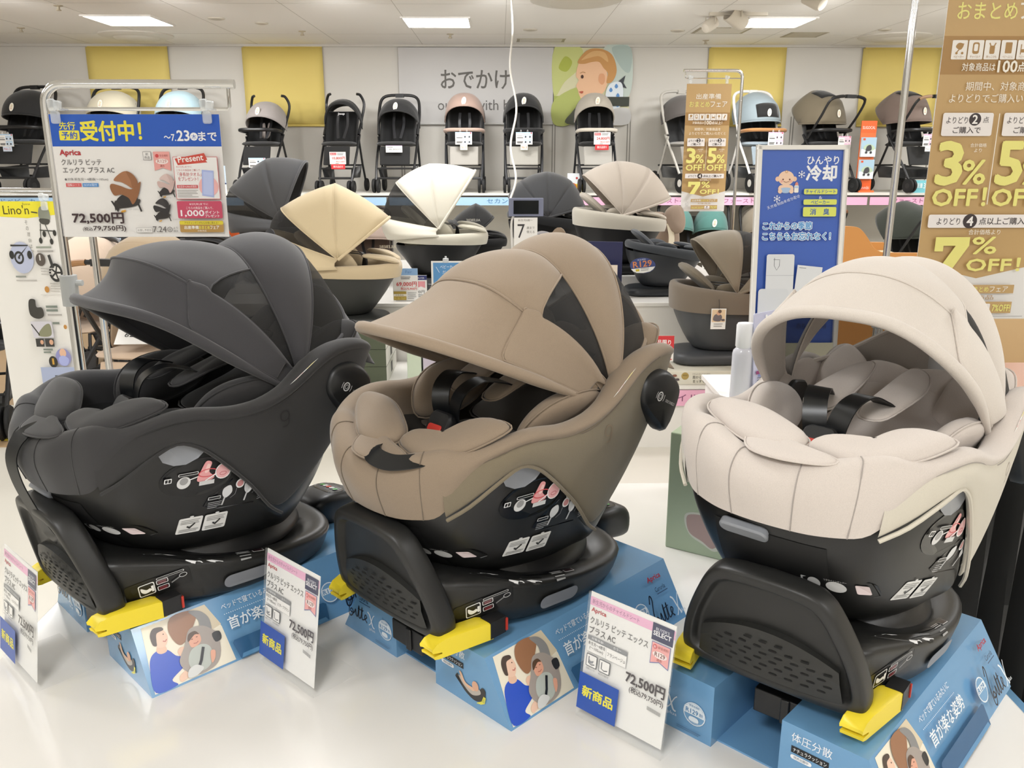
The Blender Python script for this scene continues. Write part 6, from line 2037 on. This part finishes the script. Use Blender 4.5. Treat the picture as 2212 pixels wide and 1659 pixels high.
# brown fair banners, the same design twice
def fair_banner(label, x, y, z, w_):
    t = thing('fair_banner', label, 'sign', (x, y, z), 0, 'brown fair banners')
    Hn = 283.
    k = w_ / 102.
    m = MB()
    m.box((w_ / 2, 0, Hn * k / 2), (w_, .0016, Hn * k))
    b = m.build('sheet', mat('#e9e7e5', .4), t, smooth=False)
    p = Print(M=upright(0, -.001, 0), sc=k, eps=.0006 if w_ < .34 or y > 4 else .00016)
    TAN, DK, YE, CRM = '#c3a16d', '#a9824c', '#ece587', '#f4eee2'
    p.poly([(0, 283), (102, 283), (102, 46), (51, 34), (0, 46)], TAN)
    p.rect(0, 193, 102, 28, DK)
    p.text('出産準備', 51, 250, 12, CRM, 'c', 56, .01).text('おまとめ', 8, 233, 12, YE, 'l', 46, .01).text('フェア', 56, 233, 12, CRM, 'l', 38, .01)
    for j in range(7):
        x_ = 7 + j * 12.6
        p.rr(x_, 204, 11.8, 14, .8, '#f1ece6')
        cx = x_ + 5.9
        if j == 0:
            p.blob([(cx - 3, 213), (cx - 1, 216), (cx + 3, 215), (cx + 1, 211)], DK, 3).line([(cx + 3, 215.5), (cx - 2, 209)], .8, DK).circ(cx - 2, 208.6, 1, DK, n=8).circ(cx + 2.4, 208.6, 1, DK, n=8)
        elif j == 1:
            p.rr(cx - 2.6, 208, 5.2, 8.4, 1.6, DK).rr(cx - 1.5, 210, 3, 5.2, 1, '#f1ece6')
        elif j == 2:
            p.rr(cx - 2, 208, 4, 6, 1, DK).line([(cx - 2.4, 216), (cx - 1, 213)], .9, DK).line([(cx + 2.4, 216), (cx + 1, 213)], .9, DK)
        elif j == 3:
            p.rr(cx - 2.6, 208.4, 5.2, 8, .5, DK)
        elif j == 4:
            p.rect(cx - 3, 209, 6, 2.4, DK).line([(cx - 3, 215), (cx - 3, 207.6)], .7, DK).line([(cx + 3, 215), (cx + 3, 207.6)], .7, DK)
        elif j == 5:
            p.circ(cx, 213, 2.4, DK, n=10).rect(cx - .6, 208, 1.2, 4, DK)
        else:
            p.line([(cx - 1.6, 208.4), (cx + 1.8, 215.6)], 2.4, DK)
        p.text(('ベビーカー', 'チャイルド', '抱っこひも', 'ベビーふとん', 'ベビーベッド', 'おもちゃ', 'ほ乳びん')[j], cx, 205, 1.9, DK, 'c', 8)
    p.text('対象商品は', 16, 195.4, 6, CRM, 'l', 26, .008).text('100', 44, 194.6, 8.4, CRM, 'l', 15, .03).text('点以上！', 59.5, 195, 7, CRM, 'l', 24, .02)
    p.text('期間中、対象商品を', 51, 181, 6.6, CRM, 'c', 60).text('よりどりでご購入いただくと', 51, 172, 6.6, CRM, 'c', 84)
    for x_, n_, pc in ((6, '2', '3'), (54, '3', '5')):
        p.rr(x_, 147, 40, 17.5, 1.6, '#efe9e6').text('よりどり', x_ + 3, 156.5, 5, '#453a3c', 'l', 17, .006).circ(x_ + 25.6, 159.6, 4.8, '#3a3032').text(n_, x_ + 25.6, 156.4, 6.4, '#f6f2ee', 'c', 4, .03).text('点', x_ + 32, 157, 4.6, '#453a3c', 'l', 4.6).text('ご購入で', x_ + 20, 149, 5, '#453a3c', 'c', 22, .006)
        p.text(pc, x_ + .5, 110, 32, YE, 'l', 19, .04).text('%', x_ + 21, 110, 18.5, YE, 'l', 18.5, .025).text('合計価格', x_ + 31, 138.5, 3, CRM, 'c', 13).text('より', x_ + 31, 134.6, 3, CRM, 'c', 6).text('OFF！', x_ - .5, 93, 14, YE, 'l', 43, .035)
    p.line([(50, 164), (50, 94)], .6, CRM)
    p.rr(4, 75.5, 90, 10.5, 1.6, '#efe9e6').text('よりどり', 11, 78, 5.4, '#453a3c', 'l', 19, .006).circ(38, 80.8, 5.8, '#3a3032').text('4', 38, 77.2, 7.2, '#f6f2ee', 'c', 5, .03).text('点以上ご購入で', 45.5, 78, 5.6, '#453a3c', 'l', 43, .006)
    p.text('合計価格より', 51, 70, 4.2, CRM, 'c', 26)
    return t, b, p, (TAN, DK, YE, CRM)


def finish_banner(t, b, p, C):
    TAN, DK, YE, CRM = C
    p.poly([(12, 68), (40, 68), (40, 61), (27, 40), (16, 40), (29, 61), (19, 61), (19, 56.5), (12, 56.5)], YE)
    p.text('%', 42.5, 54.5, 13.5, YE, 'l', 20, .025).text('OFF！', 40, 40.5, 10.5, YE, 'l', 44, .035)
    p.rect(20, 22, 62, 7, TAN).text('出産準備', 23, 23.2, 4.4, CRM, 'l', 20, .01).text('おまとめ', 44, 23.2, 4.4, YE, 'l', 17, .01).text('フェア', 62, 23.2, 4.4, CRM, 'l', 15, .01)
    p.text('対象商品', 51, 16.8, 3.8, DK, 'c', 30)
    p.rect(20, 5.4, 62, 9.6, TAN).text('3%OFF', 22, 7, 4, YE, 'l', 13, .02).text('5%OFF', 37, 7, 4, YE, 'l', 13, .02).rr(52, 6.8, 12, 6.6, .8, '#efe9e6').circ(58, 11.4, 1.3, '#3a3032').text('ご購入で', 58, 7.6, 2.2, '#453a3c', 'c', 8).text('7%OFF!', 66, 7, 5.6, YE, 'l', 15, .025)
    p.text('この', 11, 20, 3, '#8d8d8d', 'c', 6).text('表示が', 11, 16, 3, '#8d8d8d', 'c', 9).text('目印', 11, 12, 3, '#8d8d8d', 'c', 6).lines(10, 2.6, 82, 1, 2, .5, '#a5a5a5')
    p.build(b, 'printed_face', .4)


bn = fair_banner('small tan fair banner with percent discounts on a thin stand in the middle distance', 1.385, 6.68, 1.167, .334)
finish_banner(*bn)
for x in (1.41, 1.68):
    clear_clip(x, 6.68, 1.167 + 283 * .334 / 102 + .03, bn[0])
steel_stand('thin steel stand of the small tan fair banner', 1.805, 6.72, 2.19, -.44, 2.135, .95, r=.012)
bn = fair_banner('big tan fair banner with percent discounts, cut by the right edge of the view', 1.268, 2.6, 1.103, .378)
finish_banner(*bn)
steel_stand('tall steel stand of the big tan fair banner', 1.187, 2.63, 2.30, .5, 2.25, 1.1, r=.0105)

# ------------------------------------------------------------------ things on the big white table
# tall green product box behind the pale beige seat
c = carton('product_box', 'tall sage green box with a brown shape, at the back of the table', 'box', (.41, 1.79, TABLE), (.60, 1.93, .985), '#a9b79b', 'boxes on the display', rz=R(-33))
p = Print(M=upright(-.095, -.0705, 0), eps=.0003)
p.blob([(.045, .075), (.05, .098), (.09, .105), (.13, .095), (.14, .04), (.12, .018), (.09, .03), (.06, .045)], '#c6c8bc').blob([(.05, .075), (.055, .095), (.095, .1), (.13, .09), (.135, .05), (.115, .024), (.09, .036), (.06, .05)], '#a78f8a')
p.build(c, 'front_print')
# white plinth with the blue poster, a spray bottle and a blister pack
m = MB()
m.box((0, 0, .155), (.58, .27, .31))
m.box((0, 0, .313), (.60, .29, .012))
o = m.build('display_plinth', mat('#ece6e1', .35), None, smooth=False, loc=(.845, 2.10, TABLE))
tag(o, 'white plinth on the table behind the pale beige car seat', 'plinth')
t = thing('poster_stand', 'blue cooling spray poster in a white frame standing on the white plinth', 'poster', M=upright(.622, 2.08, TABLE + .32, R(1.5), R(5)))
PW, PH = .222, .60
m = MB()
for x_, y_, w_, h_ in ((0, 0, .011, PH), (PW - .011, 0, .011, PH), (0, 0, PW, .011), (0, PH - .011, PW, .011)):
    m.box((x_ + w_ / 2, y_ + h_ / 2, 0), (w_, h_, .014))
m.build('frame', mat('#ece9e3', .35), t, smooth=False, bevel=.002)
m = MB()
m.box((PW / 2, PH / 2, -.003), (PW - .01, PH - .01, .004))
b = m.build('sheet', mat('#3d62bb', .3), t, smooth=False)
k = (PW - .022) / 185
p = Print(M=Matrix.Translation((.011, 0, -.0008)), sc=k, eps=.00012)
Y = lambda y_: (PH - .011) / k - (y_ - 362)
p.text('ひんやり', 104, Y(393), 18, '#f3f5f9', 'l', 72, .02).text('冷却', 104, Y(429), 34, '#f3f5f9', 'l', 68, .035)
# cartoon baby with bottle and snow crystals
bx, by = 58, Y(425)
p.circ(bx - 19, by, 5.5, '#f0c6a8').circ(bx + 19, by, 5.5, '#f0c6a8').circ(bx, by + 2, 18, '#f3cfb3', 16).ring(bx, by + 16, 2.6, 1, '#b98a3e').circ(bx - 7, by - 1, 1.8, '#6a3428').circ(bx + 8, by - 1, 1.8, '#6a3428').circ(bx - 10, by - 5, 2.6, '#efb0a0').circ(bx + 11, by - 5, 2.6, '#efb0a0').line([(bx - 6, by - 5), (bx, by - 7.5), (bx + 7, by - 5)], 1, '#8a4a38')
p.blob([(bx - 13, by - 14), (bx + 13, by - 14), (bx + 15, by - 26), (bx - 15, by - 26)], '#f3cfb3').blob([(bx - 10, by - 20), (bx + 10, by - 20), (bx + 7, by - 30), (bx - 7, by - 30)], '#a9c4e4').circ(bx - 13, by - 27, 5, '#f3cfb3').circ(bx + 13, by - 27, 5, '#f3cfb3')
p.rr(bx + 19, by - 30, 10, 16, 2, '#f4efe6').rect(bx + 20, by - 20, 8, 4, '#b9cfe8').blob([(bx + 20, by - 13), (bx + 24, by - 6), (bx + 28, by - 13)], '#dd8d78', 3)
for sx, sy in ((bx + 34, by + 10), (bx - 20, by - 44)):
    for j in range(3):
        a = PI * j / 3 + PI / 6
        p.line([(sx - 8 * math.cos(a), sy - 8 * math.sin(a)), (sx + 8 * math.cos(a), sy + 8 * math.sin(a))], 1.4, '#eef2fa')
    for j in range(6):
        a = PI * j / 3 + PI / 6
        q = (sx + 5 * math.cos(a), sy + 5 * math.sin(a))
        for da in (.7, -.7):
            p.line([q, (q[0] + 3 * math.cos(a + da), q[1] + 3 * math.sin(a + da))], 1, '#eef2fa')
for j, ch in enumerate('天然植物由来成分配合'):
    p.text(ch, 18 + j * 7.2, Y(493) + j * 2.9 - .0 * j, 7, '#e4eaf6', 'l', 6.6, 0, 24 - j * 2)
for y_, h_, tx, sz, tw_ in ((459, 12, 'チャイルドシート', 8, 68), (482, 12, 'ベビーカー', 8, 42), (508, 21, '消　臭', 14, 44)):
    p.rr(98, Y(y_), 76, h_, 3, '#dbe267').text(tx, 136, Y(y_) + (h_ - sz) / 2, sz, '#3b66a8', 'c', tw_, .02)
p.text('＆', 136, Y(469), 6, '#f3f5f9', 'c', 7)
for tx, y_, w_ in (('これからの季節', 537, 112), ('こちらもお忘れなく！', 560, 156)):
    p.text(tx, 8, Y(y_), 17, '#f0f4fa', 'l', w_, .09).text(tx, 8, Y(y_), 17, '#5fa0d8', 'l', w_, .03)
p.rr(20, Y(720), 64, 128, 5, '#dfe1e4').line([(38, Y(600)), (38, Y(618)), (44, Y(628)), (50, Y(618)), (50, Y(604)), (36, Y(604))], 1, '#5a5e66').rect(20, Y(640), 64, .8, '#b5b8bd').rr(4, Y(800), 70, 130, 8, '#d9dce0').poly([(92, Y(616)), (150, Y(622)), (140, Y(720)), (84, Y(714))], '#e2e4e7').line([(96, Y(622)), (112, Y(624))], 1, '#5a5e66')
p.text('早く冷やして', 128, Y(742), 13, '#2b3f7c', 'l', 50, .02).text('赤ちゃん快適', 96, Y(762), 13, '#2b3f7c', 'l', 70, .02).rect(0, Y(905), 185, 110, '#e9e4c8').rect(8, Y(860), 12, 18, '#d9622e').lines(10, Y(868), 24, 4, 7, 3, '#6a6a6a')
p.build(b, 'printed_face', .3)
m = MB()
m.box((PW / 2, PH * .35, -.05), (.05, .006, .09))
m.box((PW / 2, .01, -.05), (.12, .012, .1))
m.build('back_foot', mat('#ece9e3', .35), t, smooth=False)
t = thing('spray_bottle', 'white translucent spray bottle standing on the white plinth', 'bottle', (.585, 2.0, TABLE + .319))
m = MB()
m.lathe([(.024, 0), (.028, .006), (.028, .115), (.026, .124), (.02, .13)], 20, 0, Matrix.Scale(.72, 4, (0, 1, 0)))
m.build('body', mat('#e9e9f2', .15, 0, alpha=.8), t)
m = MB()
m.lathe([(.019, .13), (.022, .134), (.022, .185), (.019, .19)], 20, 0, Matrix.Scale(.75, 4, (0, 1, 0)))
m.build('cap', mat('#f1f1f3', .3), t)
t = thing('blister_pack', 'lilac blister pack with small print standing beside the spray bottle', 'package', M=upright(.606, 1.975, TABLE + .319, R(38), R(4)))
m = MB()
m.prism(rrect(0, 0, .085, .215, .004), .0025, None, 0, .0005)
b = m.build('card', mat('#c3c4dc', .25), t, smooth=False)
p = Print(M=Matrix.Translation((0, 0, .0026)), eps=.00012)
p.rect(.018, .06, .016, .12, '#8f9bd0').lines(.03, .185, .045, 26, .0044, .0016, '#6a6a82').rect(.006, .068, .075, .008, '#8a2f6a').lines(.01, .058, .06, 9, .0055, .0018, '#5a5a6e').rect(.055, .012, .014, .014, '#4a4a52').circ(.042, .205, .004, '#eeeeee')
p.build(b)

# price cards in clear stands
def table_card(label, px, py, rz, colour, foot=.135):
    """A5 card in an acrylic L-stand; px,py: lower-left corner of the card on the table"""
    t = thing('price_stand', label, 'price stand', (px, py, TABLE), rz, 'price stands on the front table')
    W2, H2 = .154, .214
    m = MB()
    M0 = upright(0, 0, 0, 0, R(8))
    m.box((W2 / 2, H2 / 2, 0), (W2, H2, .002), 0, None)
    for q in range(len(m.v)):
        m.v[q] = tuple(M0 @ V(m.v[q]))
    m.box((W2 / 2, foot / 2, .0012), (W2, foot, .002))
    m.build('acrylic_holder', mat('#f6f7f5', .05, 0, alpha=.08), t, smooth=False)
    m = MB()
    m.box((W2 / 2, H2 / 2 + .008, -.0024), (.148, .198, .0012))
    for q in range(len(m.v)):
        m.v[q] = tuple(M0 @ V(m.v[q]))
    b = m.build('card', mat('#f1f0ed', .3), t, smooth=False)
    k = .148 / 148
    p = Print(M=M0 @ Matrix.Translation((.003, .010, -.0016)), sc=.001, eps=.00012)
    H3 = 198
    p.rect(0, H3 - 16, 148, 14, '#eeb2d2').text('新生児からのチャイルドシート', 4, H3 - 13, 8, '#8a4f78', 'l', 84)
    p.text('Aprica', 4, H3 - 28, 9, '#c01f2c', 'l', 27, .03).text('クルリラ ビッテ エックス', 4, H3 - 46, 12, '#5f5c5c', 'l', 103, .01).text('プラス AC', 4, H3 - 62, 12, '#5f5c5c', 'l', 48, .01)
    p.rect(111, H3 - 28, 35, 27, '#2b2f55').text("BUYER'S", 128, H3 - 12, 5, '#e3e3ea', 'c', 22).text('SELECT', 128, H3 - 20, 7, '#f4f4f7', 'c', 29, .03)
    p.poly([(113, H3 - 30), (144, H3 - 30), (144, H3 - 66), (128, H3 - 60), (113, H3 - 66)], '#6a74a8').poly([(114, H3 - 31), (143, H3 - 31), (143, H3 - 64), (128, H3 - 58.5), (114, H3 - 64)], '#efa9a6').circ(119, H3 - 37, 3.6, '#d2444a').text('新', 119, H3 - 39.4, 4.6, '#f8efef', 'c', 4.6).text('安全規則', 124, H3 - 38.6, 4.4, '#a24a44', 'l', 17).circ(128.5, H3 - 48, 12, '#f5e6e3', 5.4).text('R129', 128.5, H3 - 51, 6.6, '#7a4440', 'c', 17, .02).text('適合', 128.5, H3 - 58, 4.6, '#a24a44', 'c', 9)
    p.rect(4, H3 - 72, 72, 7, '#8d8f92').text('対象年齢', 22, H3 - 70.6, 4.4, '#f2f2f2', 'c', 22).text('カラー', 58, H3 - 70.6, 4.4, '#f2f2f2', 'c', 14).rect(4, H3 - 92, 72, 20, '#b9babc').rect(4.5, H3 - 91.5, 35, 19, '#f1f0ed').rect(40, H3 - 91.5, 35.5, 19, '#f1f0ed').text('新生児〜4歳頃', 22, H3 - 80, 6, '#5f5c5c', 'c', 31).text('(〜105cm)', 22, H3 - 88, 6, '#5f5c5c', 'c', 25).text(colour, 58, H3 - 85, 6, '#5f5c5c', 'c', 32)
    for x_ in (6, 30):
        p.rr(x_, H3 - 116, 20, 21, 1.5, '#6a6c70').rr(x_ + 1.2, H3 - 114.8, 17.6, 18.6, 1, '#f1f0ed').line([(x_ + 5, H3 - 99), (x_ + 5, H3 - 110), (x_ + 10, H3 - 112), (x_ + 16, H3 - 110)], 1.6, '#6a6c70')
    p.blob([(11, H3 - 100), (14, H3 - 106), (20, H3 - 104), (18, H3 - 109), (12, H3 - 109)], '#9a9ca0', 3)
    p.text('回転シート', 16, H3 - 121, 3.4, '#7a7a7a', 'c', 16).text('ISOFIX取付', 40, H3 - 121, 3.4, '#7a7a7a', 'c', 18)
    p.text('72,500円', 145, H3 - 112, 19, '#5a5658', 'r', 66, .03).text('(税込79,750円)', 145, H3 - 126, 12, '#5a5658', 'r', 58, .01)
    for j in range(22):
        p.rect(120 + j * 1.1, H3 - 138, .6, 6, '#8a8a8a')
    p.rect(0, 8, 72, 62, '#2d55ad').text('新商品', 36, 32, 18, '#ece24a', 'c', 56, .03)
    p.build(b, 'card_print', .3)
    return t


for lab, x, y, c in (('white price card in a clear stand at the left table edge, washed out by glare', -.925, 1.415, 'シェルブラック'), ('white price card in a clear stand in front of the black car seat box', -.443, 1.392, 'ビターブラウン'), ('white price card in a clear stand in front of the brown car seat box', .122, 1.228, 'フランベージュ')):
    t = table_card(lab, x, y, R(-43.5), c, .075 if x > 0 else .10)
    t.scale = (1.08, 1., 1.02)

# wooden unit with a curved side, right of the blue poster
t = thing('wooden_unit', 'orange-brown wooden display unit with a curved side behind the pale beige car seat', 'display unit', (1.60, 4.0, 0))
prof = [(0, 0), (.42, 0), (.42, 1.135), (.40, 1.15), (.20, 1.152)] + [(p_.x, p_.y) for p_ in crom([(.17, 1.155, 0), (.135, 1.175, 0), (.105, 1.215, 0), (.07, 1.255, 0), (.03, 1.272, 0), (-.10, 1.275, 0)], 4)] + [(-.10, 0)]
m = MB()
m.prism(prof, .022, upright(0, 0, 0), 0, .002)
m.build('side_panel', mat('#c98b49', .45, 0, 'card', 14, .05), t, smooth=False)
m = MB()
m.prism([(x_, y_) for x_, y_ in prof], .022, upright(0.0, .5, 0), 0, .002)
m.build('side_panel', mat('#c98b49', .45, 0, 'card', 14, .05), t, smooth=False)
m = MB()
m.box((.3, .25, 1.10), (.22, .48, .02))
m.box((.15, .25, .6), (.5, .48, .02))
m.build('shelf_board', mat('#e9d3ab', .5), t, smooth=False)
# tiled low wall, beige bench and brown table at the right edge
m = MB()
m.box((2.75, 4.9, .52), (2.1, .1, 1.04))
for k in range(5):
    m.box((1.95 + k * .4, 4.849, .52), (.006, .004, 1.04), 1)
m.box((2.75, 4.849, .72), (2.1, .004, .006), 1)
o = m.build('low_wall', [mat('#cbb18c', .35), mat('#a88d68', .6)], None, smooth=False)
tag(o, 'low beige tiled wall below the big tan banner', 'low wall')
t = thing('bench', 'beige upholstered bench with a pale wooden top rail at the right edge', 'bench', (2.98, 4.35, 0))
m = MB()
m.box((0, .12, .62), (1.5, .12, .50))
m.build('backrest', fab('#c9ab80', .1), t, bevel=.03)
m = MB()
m.box((0, -.12, .32), (1.5, .5, .2))
m.build('seat', fab('#c9ab80', .1), t, bevel=.03)
m = MB()
m.box((0, .12, .895), (1.52, .13, .045))
m.build('top_rail', mat('#e3c48a', .4), t, bevel=.008)
m = MB()
m.box((0, -.05, .11), (1.4, .4, .22))
m.build('plinth', mat('#6a5540', .5), t, smooth=False)
t = thing('side_table', 'brown-topped table with black steel frame at the right edge', 'table', (2.08, 3.22, 0))
m = MB()
m.box((.16, 0, .735), (.62, .5, .03))
m.build('tabletop', mat('#9b6238', .35, 0, 'card', 10, .05), t, smooth=False, bevel=.003)
for x_, y_ in ((-.12, -.22), (.44, -.22), (-.12, .22), (.44, .22)):
    m = MB()
    m.box((x_, y_, .36), (.035, .035, .72))
    m.build('leg', BLACKP, t, smooth=False)
m = MB()
for y_ in (-.22, .22):
    m.box((.16, y_, .70), (.6, .035, .035))
    m.box((.16, y_, .42), (.6, .025, .025))
m.build('frame', BLACKP, t, smooth=False)
# pleated black cloth and another blue box beyond the right end of the table
m = MB()
rows = []
for j in range(9):
    z = .06 + .85 * j / 8
    rows.append([V((1.17 + .62 * q / 60, 2.0 - .12 * (q / 60) + (.022 + .02 * (1 - j / 8)) * math.sin(q * .95 + .5 * math.sin(j * .7)), z)) for q in range(61)])
m.grid(rows)
o = m.build('black_cloth', fab('#141414', .1), None, solid=.004)
tag(o, 'black pleated cloth hanging beyond the right end of the white table', 'cloth')
t = carton('display_box', 'blue box on the floor beside the black pleated cloth', 'display box', (.96, 1.62, 0), (1.24, 1.86, .34), BLUE, 'blue display boxes')
m = MB()
m.lathe([(.05, 0), (.075, .02), (.08, .06), (.06, .1), (.02, .12)], 20, 0, Matrix.Scale(1.5, 4, (0, 1, 0)))
o = m.build('black_casing', mat('#141416', .12), None, loc=(1.36, 1.78, 0))
tag(o, 'glossy black rounded casing on the floor at the lower right edge', 'casing')
